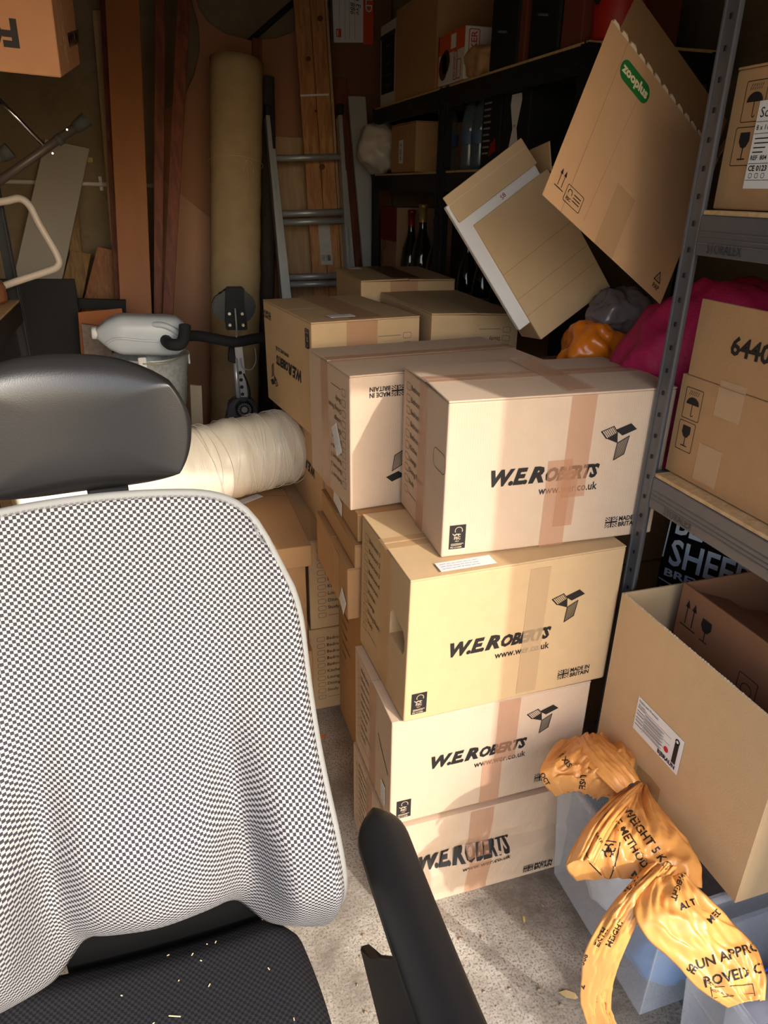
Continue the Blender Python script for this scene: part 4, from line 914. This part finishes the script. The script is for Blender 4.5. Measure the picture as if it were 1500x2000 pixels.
# bundle of planed planks with strap and sticker
pl = lean(3.80, 4.16, 2.5)
bd = thing('timber_bundle', 'strapped bundle of new pine planks leaning behind the ladder', 'timber', atp(640, 560, *pl))
for px in (((571, -40), (602, -40), (641, 560), (612, 560)), ((603, -40), (631, -40), (669, 560), (642, 560)), ((632, -40), (637, -40), (676, 560), (670, 560))):
    o = board('plank', None, None, px, pl, .02, PINE if px[0][0] < 630 else PINEW); o.location = o.location - bd.location; o.parent = bd
p_, n_ = pl
for nm, px, m in (('strap', ((586, 185), (642, 183), (642, 187), (586, 189)), PAPER), ('sticker', ((621, 438), (643, 437), (650, 517), (627, 517)), mat('silver_sticker', (190, 186, 178), .35, noise_amt=.2, nscale=40))):
    q = [atp(x, y, p_, n_) + n_*.003 - bd.location for x, y in px]; prism(nm, q, -n_*.001, m, bd)
sk = Print()
rr = random.Random(4)
for k in range(9): sk.rect(.004+.006*k, .02, rr.uniform(.001, .004), .03)
bl_, br_, tl_ = atp(627, 517, p_, n_), atp(650, 517, p_, n_), atp(621, 438, p_, n_)
sk.put('barcode', INK, bd, frame(bl_+n_*.0045-bd.location, br_-bl_, tl_-bl_, .06, .2))
# knots on the planks
kn = Print()
for x, y, r_ in ((602, 115, 5), (625, 36, 6), (617, 217, 3), (629, 326, 6), (637, 460, 4)): kn.disc(x, y, r_, 10)
raw('knots', [atp(x, y, p_, n_)+n_*.0012-bd.location for x, y in kn.v], kn.f, mat('knot', (104, 60, 34), .7), bd)['kind'] = 'stuff'
# ladder, two nested sections
pl = lean(3.45, 3.98, 2.0); p_, n_ = pl
ld = thing('extension_ladder', 'aluminium extension ladder leaning in front of the pine planks', 'ladder', atp(600, 580, *pl))
Lo = ld.location
def bar(nm, px, t, m, off=0):
    q = [atp(x, y, p_, n_) + n_*off for x, y in px]
    for a_, b_ in ((0, 3), (1, 2)): d_ = q[b_]-q[a_]; q[b_] = q[a_]+d_*((q[a_].z-.003)/-d_.z)
    prism(nm, [v-Lo for v in q], -n_*t, m, ld, .002)
bar('stile', ((519, 224), (527, 224), (563, 585), (551, 585)), .06, ALU); bar('stile', ((661, 224), (669, 224), (688, 540), (679, 540)), .06, ALU)
bar('stile', ((529, 290), (538, 290), (570, 585), (562, 585)), .05, ALU, .0); bar('stile', ((668, 332), (677, 332), (695, 540), (685, 540)), .06, ALU, .0)
for x, y in ((523, 216), (665, 214)):
    q = atp(x, y, p_, n_); bm = bmesh.new(); hexa(bm, [v-Lo for v in c8(q.x-.016, q.x+.016, q.y-.02, q.y+.05, q.z-.02, q.z+.025)], .008, 3); fin(bm, 'end_cap', BLACKM, ld, True)
for x0, y0, x1, y1 in ((537, 307, 668, 304), (545, 416, 680, 412), (548, 433, 678, 429), (554, 541, 690, 536), (560, 555, 690, 551), (566, 660, 692, 655), (572, 740, 694, 736)):
    a_, b_ = atp(x0, y0, p_, n_), atp(x1, y1, p_, n_); tube('rung', [a_-n_*.02-Lo, b_-n_*.02-Lo], .016, ALU, ld, 12)
# sold board
pl = (V((0, 4.258, 0)), V((0, -1, 0)))
sg = thing('estate_board', 'white and orange sold sign with handwriting fixed high on the back wall', 'sign', atp(690, 83, *pl)); So = sg.location
board('hardboard_sheet', 'plain brown sheet behind the sold sign', 'sheet', [(644, -40), (765, -40), (765, 600), (655, 600)], lean(4.24, 4.285, 2.5), .02, mat('brown_sheet', (128, 88, 58), .75, noise_amt=.08, nscale=8))
q = [atp(x, y, *pl) for x, y in ((647, -60), (729, -60), (729, 83), (652, 83))]; prism('panel', [v-So for v in q], (0, .006, 0), PAPER, sg)
bl_ = atp(652, 83, *pl); wS = (atp(729, 83, *pl)-bl_).x; f = frame(bl_-So, (1, 0, .012), (0, 0, 1), wS, .4)
Print().rect(wS*.74, 0, wS*.26, .40).put('orange_band', mat('sign_orange', (216, 84, 40), .5), sg, f, .001)
Print().text('SOLD', wS*.80, .265, .050, rot=-90, bold=.01).put('sold_lettering', PAPER, sg, f, .002)
p = Print(); p.text('Helen Eve', wS*.56, .27, .035, rot=-90, shear=.2); p.text('35 70 886', wS*.42, .27, .035, rot=-90, shear=.2); p.text('25/2', wS*.17, .25, .034, rot=-90, shear=.3)
for x in (.53, .39, .14, .28): p.rect(wS*x, .015, .0012, .30)
p.put('handwriting', INK, sg, f, .0015); Print().rect(.012, .025, .028, .036).put('sign_logo', MATS['sign_orange'], sg, f, .0015)
Print().text('B&Q', .017, .054, .012, rot=-90, bold=.03).put('logo_letters', PAPER, sg, f, .0022)
# ------------------------------------------------------------------ clutter at the far left
fr = lean(3.05, 3.05)
board('painted_board', 'plain black board standing behind the left shelving post', 'panel', ((-30, 545), (145, 545), (168, 700), (-20, 700)), lean(3.36, 3.44, 1.3), .02, BLACKM)
bf = thing('picture_frame', 'empty black frame behind the jerrycan', 'frame', aty(200, 640, 3.50)); Bo = bf.location
pl = (V((0, 3.5, 0)), V((0, -1, 0)))
for px in (((148, 583), (246, 586), (246, 606), (148, 602)), ((232, 586), (246, 586), (246, 690), (234, 690))):
    prism('rail', [atp(x, y, *pl)-Bo+V((0, 0 if px[0][0] < 200 else .002, 0)) for x, y in px], (0, .02, 0), BLACKM, bf, .002)
for x in (148, 236): q = atp(x, 690, *pl)-Bo; bm = bmesh.new(); hexa(bm, c8(q.x, q.x+.03, 0, .02, -Bo.z, q.z+.02)); fin(bm, 'leg', BLACKM, bf)
board('cardboard_sheet', 'orange brown card strip in front of the black frame', 'card', ((152, 610), (238, 602), (245, 640), (155, 650)), lean(3.27, 3.31, 1.2), .004, mat('orange_card', (176, 108, 64), .8))
board('stone_slab', 'speckled grey stone slab beside the black panel', 'slab', ((158, 632), (215, 640), (220, 700), (165, 700)), lean(3.20, 3.25, 1.2), .02, mat('speckled_stone', (140, 124, 112), .6, noise_amt=.5, nscale=60))
# walking frame legs and tubular chair frame on the left
GREYT = mat('bronze_tube', (92, 80, 72), .45, metal=.3); PALE = mat('cream_tube', (206, 192, 176), .35)
pl = (V((0, 2.75, 0)), V((0, -1, 0)))
wf = thing('walking_frame', 'folded walking frame with brown tubes and rubber feet on the left shelving', 'frame', atp(0, 350, *pl)); Wo = wf.location
tube('tube', [atp(-60, 395, *pl)-Wo, atp(152, 246, *pl)-Wo], .0135, GREYT, wf); tube('tube', [atp(-60, 345, (pl[0]-V((0, .1, 0))), pl[1])-Wo, atp(12, 300, (pl[0]-V((0, .1, 0))), pl[1])-Wo], .0135, GREYT, wf)
tube('rubber_foot', [atp(146, 250, *pl)-Wo, atp(160, 240, *pl)-Wo, atp(170, 232, *pl)-Wo], [.017, .021, .022], mat('rubber_grey', (66, 68, 62), .8), wf); tube('rubber_foot', [atp(2, 306, (pl[0]-V((0, .1, 0))), pl[1])-Wo, atp(20, 293, (pl[0]-V((0, .1, 0))), pl[1])-Wo], [.018, .024], MATS['rubber_grey'], wf)
tube('collar', [atp(111, 276, *pl)-Wo, atp(121, 269, *pl)-Wo], .017, MATS['rubber_grey'], wf); tube('chrome_brace', [atp(-60, 136, *pl)-Wo, atp(93, 291, *pl)-Wo], .007, CHROME, wf, 10)
bm = bmesh.new(); 
for x, y in ((104, 300), (132, 254)): q = atp(x, y, *pl)-Wo; tube_bm(bm, [q+V((0, -.02, 0)), q+V((0, -.012, 0))], .003, 8)
fin(bm, 'pin', CHROME, wf)
pl2 = (V((0, 2.85, 0)), V((0, -1, 0)))
tb('tubular_frame', 'cream tubular metal frame with rounded corners at the left edge', 'frame', ((-40, 400), (10, 393), (38, 388), (58, 402), (75, 435), (112, 500), (112, 520), (92, 530), (40, 547), (-40, 575)), pl2, .0125, PALE, k=8)
# carton on top of the left shelving
c = carton('worn cardboard carton jutting out high at the top left', (-.60, 2.02, 1.945), -3, .46, .40, .30, m=mat('kraft_dim', (190, 136, 96), .85, noise_amt=.1, nscale=20), name='cardboard_box')
c['root'].rotation_euler = (math.radians(11), math.radians(3), math.radians(-3))
Print().text('FOOD', .075, .20, .07, bold=.05).put('printed_word', INK, c['root'], c['front'], flip=True); Print().text('www.wer', .2, .05, .06, bold=.04, width=.24).put('printed_word', INK, c['root'], c['right'])
tape(c, 'right', .05, .06, .03, .24, TAPEP, 'clear_tape'); tape(c, 'right', .11, .02, .03, .22, TAPEP, 'clear_tape')
# oddments on the left shelf
tag(lathe('spray_can', [(0, 0), (.026, 0), (.026, .12), (.020, .135), (.012, .14), (.012, .155), (0, .155)], mat('can_white', (200, 196, 190), .4), loc=(0, 0, 0)), 'small white topped can on the left shelf', 'can').location = (-.52, 2.62, 1.295)
pillow('wire_coil', 'coil of brown cable on the left shelf', 'coil', -.53, 2.80, 1.335, .045, .06, .04, mat('brown_coil', (150, 96, 66), .5, noise_amt=.4, nscale=40), .01, 20, 4)
# ------------------------------------------------------------------ bucket, jerrycan, exercise bike, wrapped roll
GALV = mat('galvanised', (190, 196, 194), .38, metal=.35, noise_amt=.45, nscale=70, bump=.1, bscale=60)
carton('plain carton under the galvanised bucket', (-.19, 2.75, 0), 0, .25, .32, .86, m=CARDB)
bk_ = thing('metal_bucket', 'galvanised steel bucket with ribs and wire handle', 'bucket', (-.035, 2.90, .866))
lathe('pail', [(.001, .002), (.108, .002), (.112, .0), (.118, .02), (.126, .09), (.1285, .095), (.126, .10), (.1275, .112), (.130, .117), (.128, .122), (.142, .21), (.146, .215), (.142, .218), (.136, .21), (.118, .1), (.108, .012), (.001, .012)], GALV, bk_, 40)
for s in (-1, 1): 
    bm = bmesh.new(); hexa(bm, c8(s*.142-.004, s*.142+.004, -.018, .018, .17, .215), .002, 1); fin(bm, 'handle_lug', GALV, bk_)
bm = bmesh.new(); hexa(bm, c8(-.045, -.015, -.150, -.138, .185, .232), .005, 2); fin(bm, 'lug_tab', PAPER, bk_)
tube('wire_handle', curve_path([(.0-.03, -.15, .21), (.05, -.145, .207), (.12, -.10, .222), (.145, 0, .21)]), .003, mat('wire', (170, 160, 140), .4, metal=.5), bk_, 6)
# jerrycan lying on the bucket
JER = mat('jerrycan_plastic', (206, 214, 220), .35, alpha=.93, noise_amt=.05, nscale=6, spec=.5)
jc = thing('jerrycan', 'translucent white jerrycan lying on its side on the bucket', 'jerrycan', (-.06, 2.88, 1.084), rot=(0, math.radians(4), math.radians(2)))
bm = bmesh.new(); prof = [(-.165, .018, .018), (-.150, .030, .030), (-.12, .060, .055), (-.085, .072, .070), (-.07, .074, .073), (.09, .074, .074), (.125, .068, .070), (.150, .045, .052), (.158, .02, .03)]
rings = []; n = 28
for x, ry, rz in prof:
    ring = []
    for j in range(n):
        t = 2*math.pi*j/n; c_, s_ = math.cos(t), math.sin(t); k = (abs(c_)**4+abs(s_)**4)**-.25
        gr = -.010*math.exp(-((x-.02)/.06)**2)*max(0, -c_)**2*max(0, 1-abs(s_)*1.6) 
        ring.append(bm.verts.new((x, c_*k*ry - gr*(-1), .076 + s_*k*rz)))
    rings.append(ring)
for r_, q_ in zip(rings, rings[1:]):
    for j in range(n): bm.faces.new((r_[j], r_[(j+1) % n], q_[(j+1) % n], q_[j]))
bm.faces.new(rings[0]); bm.faces.new(rings[-1]); jb = fin(bm, 'body', JER, jc, True)
tube('cap', [V((-.160, 0, .076)), V((-.178, 0, .076)), V((-.180, 0, .076))], [.022, .022, .018], PAPER, jc, 16)
bm = bmesh.new(); tube_bm(bm, curve_path([(.02, -.050, .118), (.07, -.078, .125), (.12, -.07, .10), (.14, -.05, .075)]), .011, 10); fin(bm, 'handle', JER, jc, True)
tube('moulded_rib', curve_path([(-.13, -.05, .05), (-.09, -.073, .072), (.0, -.0755, .066), (.09, -.0755, .064)]), .005, JER, jc)
# exercise bike
FOAM = mat('foam_grip', (34, 34, 35), .85); GREYP = mat('grey_plastic', (70, 72, 76), .5)
bkx, bky = .318, 3.0
eb = thing('exercise_bike', 'folded exercise bike showing handlebars, console back and perforated steel post', 'exercise bike', (bkx, bky, 0))
bp = lambda x, y, Y=3.0: aty(x, y, Y) - eb.location
prism('console', [bp(x, y) for x, y in ((441, 561), (477, 561), (478, 572), (492, 578), (500, 592), (500, 606), (492, 622), (482, 630), (440, 630), (424, 620), (414, 606), (415, 590), (424, 576), (440, 571))], (0, .04, 0), BLACKP, eb, .006, 2)
prism('console_mount', [bp(x, y, 2.985) for x, y in ((441, 562), (476, 562), (478, 600), (482, 625), (484, 645), (442, 645), (440, 625))], (0, .02, 0), BLACKM, eb, .004, 2)
bm = bmesh.new(); 
for x, y in ((448, 613), (473, 613), (449, 635), (475, 635)): q = bp(x, y, 2.97); tube_bm(bm, [q+V((0, .02, 0)), q+V((0, -.004, 0))], .006, 10)
fin(bm, 'bolts', mat('bolt', (206, 198, 170), .35, metal=.6), eb)
tube('handlebar', curve_path([bp(318, 664, 2.85), bp(345, 658, 2.90), bp(385, 656, 2.96), bp(420, 662, 2.94), bp(458, 668, 2.92), bp(495, 662, 2.94), bp(540, 655, 2.96)]), .021, FOAM, eb, 12)
tube('grip', curve_path([bp(322, 662, 2.84), bp(332, 672, 2.74), bp(352, 672, 2.72), bp(360, 655, 2.74), bp(361, 636, 2.76)]), .022, FOAM, eb, 12)
prism('post', [bp(x, y) for x, y in ((455, 676), (474, 676), (486, 790), (464, 790))], (0, .03, 0), mat('bright_steel', (206, 208, 210), .3, metal=.5, noise_amt=.1, nscale=20), eb, .002)
bm = bmesh.new()
for k in range(4): q = bp(469.5+1.4*k, 728+14*k, 2.9985); tube_bm(bm, [q+V((0, .004, 0)), q+V((0, -.001, 0))], .0075, 10)
fin(bm, 'post_holes', INK, eb); tube('post_rail', [bp(459, 700, 2.99), bp(467, 790, 2.99)], .010, MATS['bright_steel'], eb)
tube('cable', curve_path([bp(459, 602, 2.97), bp(462, 640, 2.94), bp(462, 658, 2.89)]), .0035, mat('cable_grey', (150, 150, 150), .5), eb, 6)
tube('cable', curve_path([bp(470, 700, 2.97), bp(474, 718, 2.96), bp(490, 722, 2.96), bp(500, 705, 2.96), bp(498, 680, 2.96)]), .0025, MATS['cable_grey'], eb, 6)
tube('cable', curve_path([bp(476, 730, 2.97), bp(484, 750, 2.97), bp(488, 768, 2.97), bp(486, 790, 2.97)]), .004, BLACKM, eb, 6)
prism('clamp', [bp(x, y, 2.98) for x, y in ((448, 678), (458, 678), (462, 712), (446, 706), (447, 692))], (0, .03, 0), BLACKM, eb, .003)
prism('housing', [bp(x, y, 2.96) for x, y in ((460, 780), (492, 780), (502, 792), (502, 812), (515, 835), (530, 1010), (425, 1010), (440, 835), (447, 812), (447, 792))], (0, .07, 0), GREYP, eb, .006, 2)
q = bp(476, 797, 2.955); bm = bmesh.new(); tube_bm(bm, [q+V((0, .008, 0)), q+V((0, -.02, 0)), q+V((0, -.026, 0))], [.036, .036, .03], 24); fin(bm, 'knob', BLACKP, eb)
pr = Print()
for k in range(20): a_ = 2*math.pi*k/20; pr.line(((.021*math.cos(a_), .021*math.sin(a_)), (.027*math.cos(a_), .027*math.sin(a_))), .003)
pr.disc(0, 0, .013); pr.put('knob_mark', mat('knob_print', (150, 150, 150), .6), eb, frame(q+V((0, -.0262, 0)), (1, 0, 0), (0, 0, 1), 1, 1))
bm = bmesh.new(); hexa(bm, c8(-.22, .22, -.04, .04, 0, .06), .01); fin(bm, 'floor_bar', GREYP, eb); tube('main_tube', [V((0, .0, .05)), V((0, .0, .50))], .03, BLACKM, eb)
# white panel scrap near the bucket
board('white_panel', 'small cream panel standing between the bucket and the bike', 'panel', ((371, 752), (394, 754), (397, 835), (374, 835)), lean(3.1, 3.14, 1), .012, mat('cream_panel', (206, 192, 164), .6))
# stretch-wrapped roll
WRAP = mat('wrapped_roll', (240, 230, 208), .3, noise_amt=.08, nscale=10, bump=.55, bscale=55, stretch=(9, 1, 1), spec=.6)
e0, e1_ = V((.405, 2.335, .858)), V((-.44, 2.075, .84)); axr = (e1_-e0).normalized(); Lr = (e1_-e0).length
wr = thing('wrapped_roll', 'thick cream underlay roll in stretch wrap behind the headrest', 'roll', e0.lerp(e1_, .5) - V((0, 0, .135)))
Ro = wr.location; a = axr.cross(V((0, 0, 1))).normalized(); b = axr.cross(a); n = 48
bm = bmesh.new(); rings = []
for k in range(121):
    z = Lr*k/120; ring = []
    for j in range(n):
        t = 2*math.pi*j/n; rr = .128 + .0045*noise.noise(V((z*42+math.sin(t+z*3)*1.2, t*.35, 0))) + .004*noise.noise(V((z*6, math.cos(t)*2, math.sin(t)*2))) + .006*math.exp(-((z-.23)/.02)**2) - .012*max(0, 1-z/.03)**2
        ring.append(bm.verts.new(e0 + axr*z + (a*math.cos(t)+b*math.sin(t))*rr - Ro))
    rings.append(ring)
for r_, q_ in zip(rings, rings[1:]):
    for j in range(n): bm.faces.new((r_[j], r_[(j+1) % n], q_[(j+1) % n], q_[j]))
bm.faces.new(rings[0]); bm.faces.new(rings[-1]); fin(bm, 'roll', WRAP, wr, True)
bm = bmesh.new(); rr_ = random.Random(8)
for k in range(26):
    z = rr_.uniform(.03, .34); ph = rr_.uniform(0, 6.28); tube_bm(bm, [e0+axr*(z+.03*math.sin(t/40*6.28+ph)) + (a*math.cos(t/40*6.28)+b*math.sin(t/40*6.28))*.1315-Ro for t in range(41)], .0012, 4, False)
fin(bm, 'wrap_strand', mat('wrap_edge', (244, 238, 226), .25, spec=.8), wr)['kind'] = 'stuff'
for zc, dv in ((.30, V((0, -.05, -.125))), (.36, V((0, .0, .128)))):
    vv = []; ff = []
    for i in range(14):
        for j in range(9): s = i/13; t = j/8; vv.append(e0+axr*(zc+.11*s)+dv*(1.0+.22*t)+V((0, -.05*t, -.02*t if dv.z < 0 else .0))+V((noise.noise(V((s*7, t*5, zc*9))), noise.noise(V((s*7, t*5, 4+zc))), noise.noise(V((s*6, t*6, 8+zc)))))*.018-Ro)
    for i in range(13):
        for j in range(8): q = i*9+j; ff.append((q, q+9, q+10, q+1))
    o_ = raw('loose_wrap', vv, ff, mat('loose_film', (238, 230, 214), .25, alpha=.75, spec=.7), wr, True); o_.modifiers.new('thickness', 'SOLIDIFY').thickness = .001
# ------------------------------------------------------------------ things on the back racking
zt = 2.042
c = carton('white appliance box with a black heater picture on the top back shelf', (1.20, 3.655, zt), 0, .34, .27, .345, m=mat('white_card', (206, 202, 194), .6, noise_amt=.03, nscale=8), name='appliance_box', flaps=False)
f = c['left']; Print().rect(.018, .055, .205, .24).put('printed_panel', BLACKM, c['root'], f); h = Print()
h.line([(.05, .09), (.05, .25)], .004); pts = [(.20, .09), (.09, .10), (.09, .15), (.20, .16), (.20, .2)]; h.line([(.09, .25), (.16, .25), (.16, .18), (.09, .18), (.09, .13), (.18, .13), (.18, .09), (.08, .09)], .004); h.put('printed_element', mat('print_grey', (92, 88, 84), .6), c['root'], f, .0016); Print().rect(.008, .285, .225, .018).put('printed_bar', INK, c['root'], f, .0016)
r, P_, pan = panels('open brown carton beside the white appliance box on the back racking', 'cardboard_box', (1.185, 3.64, zt), (0, -1, 0), (0, 0, 1), (1, 0, 0), .52, .36, .36, CARDB)
pillow('toy_bag', 'orange wrapped bundle poking out of the open carton', 'bundle', 1.38, 3.35, 2.40, .09, .12, .08, ORG, .02, 10, 8)
c = carton('orange and white power tool box on the top back shelf', (1.165, 2.78, zt), 0, .30, .26, .165, m=mat('tool_white', (214, 206, 198), .6, noise_amt=.03, nscale=8), name='tool_box', flaps=False)
TO = mat('tool_orange', (214, 92, 38), .6); Print().rect(0, .10, .26, .065).rect(.0, 0, .008, .165).put('printed_band', TO, c['root'], c['left']); Print().rect(.13, .11, .05, .045).put('printed_patch', PAPER, c['root'], c['left'], .0016)
q = Print(); q.disc(.06, .06, .045, 14); q.disc(.085, .075, .04, 14); q.put('printed_tool', mat('tool_dark', (70, 34, 26), .6), c['root'], c['left'], .002)
q = Print(); q.rframe(.165, .008, .03, .09, .003, .005); q.text('BLACK', .185, .015, .022, rot=90); q.rframe(.20, .008, .03, .06, .003, .005); q.put('printed_badge', mat('tool_red', (190, 70, 44), .6), c['root'], c['left'], .002)
q = Print(); q.text('DECKER', .045, .03, .032, rot=90, bold=.02); q.rframe(.015, .015, .04, .14, .003, .006); q.put('printed_name', MATS['tool_red'], c['root'], c['front'], .001); q = Print(); q.disc(.13, .11, .022, 12); q.disc(.11, .09, .02, 12); q.put('printed_tool', MATS['tool_dark'], c['root'], c['front'])
pillow('torn_card', 'torn scrap of brown card in front of the tool box', 'card', 1.19, 2.70, 2.085, .03, .07, .04, CARDB, .012, 14, 2, power=6)
for k, (lab, y0, d_) in enumerate((('black upright case beside the tool box', 2.42, .20), ('second black upright case nearer the leaning carton', 2.16, .18))):
    t_ = thing('storage_case', lab, 'case', (1.30, y0+d_/2, zt), 0, 'black upright cases'); box('shell', -.11, .15, -d_/2, d_/2, 0, .46, BLACKM, t_, .008); bm = bmesh.new(); tube_bm(bm, curve_path([(-.112, -.03, .10), (-.125, 0, .105), (-.112, .03, .11)]), .004, 6); fin(bm, 'catch', STEEL, t_)
board_ = box('brown_divider', 1.19, 1.50, 2.365, 2.405, zt, zt+.46, mat('dark_red_card', (110, 56, 36), .75), None, .004); tag(board_, 'dark red brown box between the two black cases', 'box')
tag(box('brown_divider', 1.19, 1.50, 2.03, 2.14, zt, zt+.46, MATS['dark_red_card'], None, .004), 'wide dark red brown box right of the second black case', 'box')
kt = thing('fuel_can', 'red metal can at the end of the top back shelf', 'can', (1.27, 1.985, zt)); lathe('can', [(0, 0), (.062, 0), (.066, .01), (.066, .17), (.055, .2), (.02, .22), (0, .22)], mat('red_can', (176, 36, 30), .4), kt, 24); tube('spout', [V((0, 0, .21)), V((0, 0, .25))], .018, BLACKM, kt); Print().disc(0, .1, .018, 9).put('can_mark', INK, kt, frame((-.0668, 0, 0), (0, -1, 0), (0, 0, 1), 1, 1))
zm = 1.745
pillow('plastic_bag', 'white carrier bag hanging off the end of the middle back shelf', 'bag', 1.19, 3.90, zm+.115, .10, .085, .105, mat('white_bag', (196, 184, 168), .35, noise_amt=.12, nscale=12, bump=.5, bscale=30), .025, 9, 3)
c = carton('small brown parcel with a barcode label on the middle back shelf', (1.195, 3.36, zm), 0, .28, .35, .205, m=CARDB); slab('barcode_label', c['left'], .12, .04, .06, .10, PAPER, c['root'], eps=.001)
q = Print(); rr = random.Random(1)
for k in range(12): q.rect(.135, .05+.0065*k, .026, rr.uniform(.001, .004))
q.put('barcode', INK, c['root'], c['left'], .0022)
PET = mat('pet_plastic', (96, 112, 122), .1, alpha=.5, spec=.8)
def pet(lab, x, y): o = thing('water_bottle', lab, 'bottle', (x, y, zm), 0, 'plastic bottles on the middle shelf'); lathe('bottle', [(0, 0), (.032, 0), (.036, .02), (.033, .05), (.036, .08), (.033, .11), (.036, .14), (.03, .19), (.013, .235), (.013, .25), (0, .25)], PET, o, 18); lathe('cap', [(0, .25), (.016, .25), (.016, .268), (0, .268)], mat('blue_cap', (40, 60, 130), .5), o, 14); lathe('label_band', [(.0368, .09), (.0368, .135)], mat('label_blue', (70, 90, 120), .5), o, 18)
pet('plastic water bottle just left of the middle racking post', 1.24, 3.07); pet('plastic water bottle right of the middle racking post', 1.24, 2.86); pet('second plastic bottle beside the printed pouch', 1.25, 2.78)
c = carton('dark printed refill pouch box with red and white print on the middle shelf', (1.22, 2.56, zm), 0, .16, .15, .23, m=BLACKM, name='pouch_box', flaps=False); q = Print()
for k in range(9): q.rect(.015, .21-.02*k, .06-.004*(k % 3), .006)
q.put('printed_lines', mat('dim_white', (150, 146, 146), .6), c['root'], c['left']); Print().poly(((.07, .04), (.13, .06), (.12, .10), (.08, .08))).put('printed_flash', mat('dim_red', (150, 30, 30), .6), c['root'], c['left'])
c = carton('black box with an hourglass shaped white label on the middle shelf', (1.215, 2.34, zm), 0, .20, .19, .24, m=BLACKM, name='black_box', flaps=False); Print().poly(((.06, .22), (.13, .22), (.135, .20), (.11, .12), (.135, .05), (.135, .03), (.055, .03), (.06, .06), (.08, .12), (.055, .19))).put('white_label', PAPER, c['root'], c['left']); Print().text('6681', .065, .04, .02, bold=.02).text('99', .085, .12, .016).put('label_number', INK, c['root'], c['left'], .0018)
zl = 1.01
c = carton('tall red and beige wine carton on the lower back shelf', (1.20, 3.62, zl), 0, .30, .27, .58, m=mat('beige_card', (150, 116, 88), .8, noise_amt=.1, nscale=15), name='wine_carton', flaps=False); Print().rect(0, .42, .27, .16).put('red_band', mat('wine_red', (116, 26, 32), .7), c['root'], c['left']); q = Print(); q.arc(.07, .40, .03, 0, 360, .004); q.arc(.07, .40, .02, 0, 360, .004); q.text('VINO', .05, .22, .06, rot=90); q.put('printed_crest', INKT, c['root'], c['left'], .0016)
GLASS = mat('dark_glass', (14, 18, 14), .08, spec=.7)
def wine(lab, x, y, sc=1.0, seal=(120, 30, 30), z=zl+.165):
    o = thing('wine_bottle', lab, 'bottle', (x, y, z), 0, 'bottles on the lower back shelves'); o.scale = (sc, sc, sc)
    lathe('bottle', [(0, 0), (.042, 0), (.044, .01), (.044, .15), (.036, .21), (.018, .26), (.0145, .29), (.0145, .35), (.017, .352), (.017, .362), (0, .362)], GLASS, o, 22); lathe('foil', [(.0152, .30), (.0152, .35), (.0178, .351), (.0178, .364), (0, .366)], mat('foil_%d_%d' % seal[:2], seal, .35, metal=.5), o, 18); lathe('paper_label', [(.0446, .03), (.0446, .12)], mat('bottle_label', (92, 78, 62), .6), o, 22)
sb = tag(box('bottle_stand', 1.195, 1.5, 2.995+.045, 3.60, zl, zl+.163, CARDB, None, .003), 'low brown tray carrying the bottles on the back shelf', 'tray')
wine('dark champagne bottle with red foil beside the red and beige carton', 1.235, 3.50, 1.12, (130, 34, 30)); wine('dark champagne bottle with gold foil on the lower back shelf', 1.235, 3.34, 1.2, (160, 130, 70)); wine('slim dark bottle close to the middle racking post', 1.235, 3.16, 1.05, (60, 60, 66)); 
sb = tag(box('bottle_stand', 1.195, 1.5, 2.01, 2.90, zl, zl+.163, CARDB, None, .003), 'low brown tray behind the leaning boxes on the racking', 'tray')
wine('dark wine bottle just right of the middle racking post', 1.235, 2.80, 1.0, (110, 106, 100)); wine('dark wine bottle with a pale label in the second bay', 1.235, 2.64, 1.0, (90, 40, 40)); wine('dark wine bottle behind the leaning liner box', 1.235, 2.48, 1.0, (70, 70, 70))
# ------------------------------------------------------------------ small litter on the floor
bm = bmesh.new(); rr = random.Random(12)
for k in range(90):
    x, y = rr.uniform(.25, 1.0), rr.uniform(.45, 1.12)
    if .38 < x and y > 1.1: continue
    s = rr.uniform(.0015, .005); v = V((x, y, s*.5)); d_ = V((math.cos(k), math.sin(k), 0))*s; tube_bm(bm, [v-d_, v+d_*.3, v+d_], [s*.5, s*.8, s*.3], 5)
fl_ = fin(bm, 'floor_grit', mat('grit', (150, 132, 108), .9)); tag(fl_, 'loose grit and crumbs scattered over the concrete floor', 'grit', kind='stuff')
def leaf(lab, x, y, rz, m, s=.022):
    vv = [(-s, 0, .001), (-s*.3, s*.35, .005), (s*.6, s*.28, .006), (s, 0, .002), (s*.6, -s*.28, .003), (-s*.3, -s*.35, .002)]; o = raw('dry_leaf', [V(v) for v in vv], [(0, 1, 5), (1, 2, 4, 5), (2, 3, 4)], m); o.location = (x, y, .001); o.rotation_euler = (0, 0, rz); o.modifiers.new('thickness', 'SOLIDIFY').thickness = .001; tag(o, lab, 'leaf')
p = atz(1110, 1945, 0); leaf('dry beige leaf on the concrete beside the clear tub', p.x, p.y, -.6, mat('leaf_dry', (190, 164, 116), .8)); p = atz(630, 1441, 0); leaf('bright orange leaf fragment on the floor behind the chair', p.x, p.y, .4, mat('leaf_orange', (226, 120, 30), .7), .012); p = atz(1023, 1797, 0); leaf('yellow leaf fragment lying in front of the crushed carton', p.x, p.y, 1.2, mat('leaf_yellow', (206, 176, 96), .8), .009)
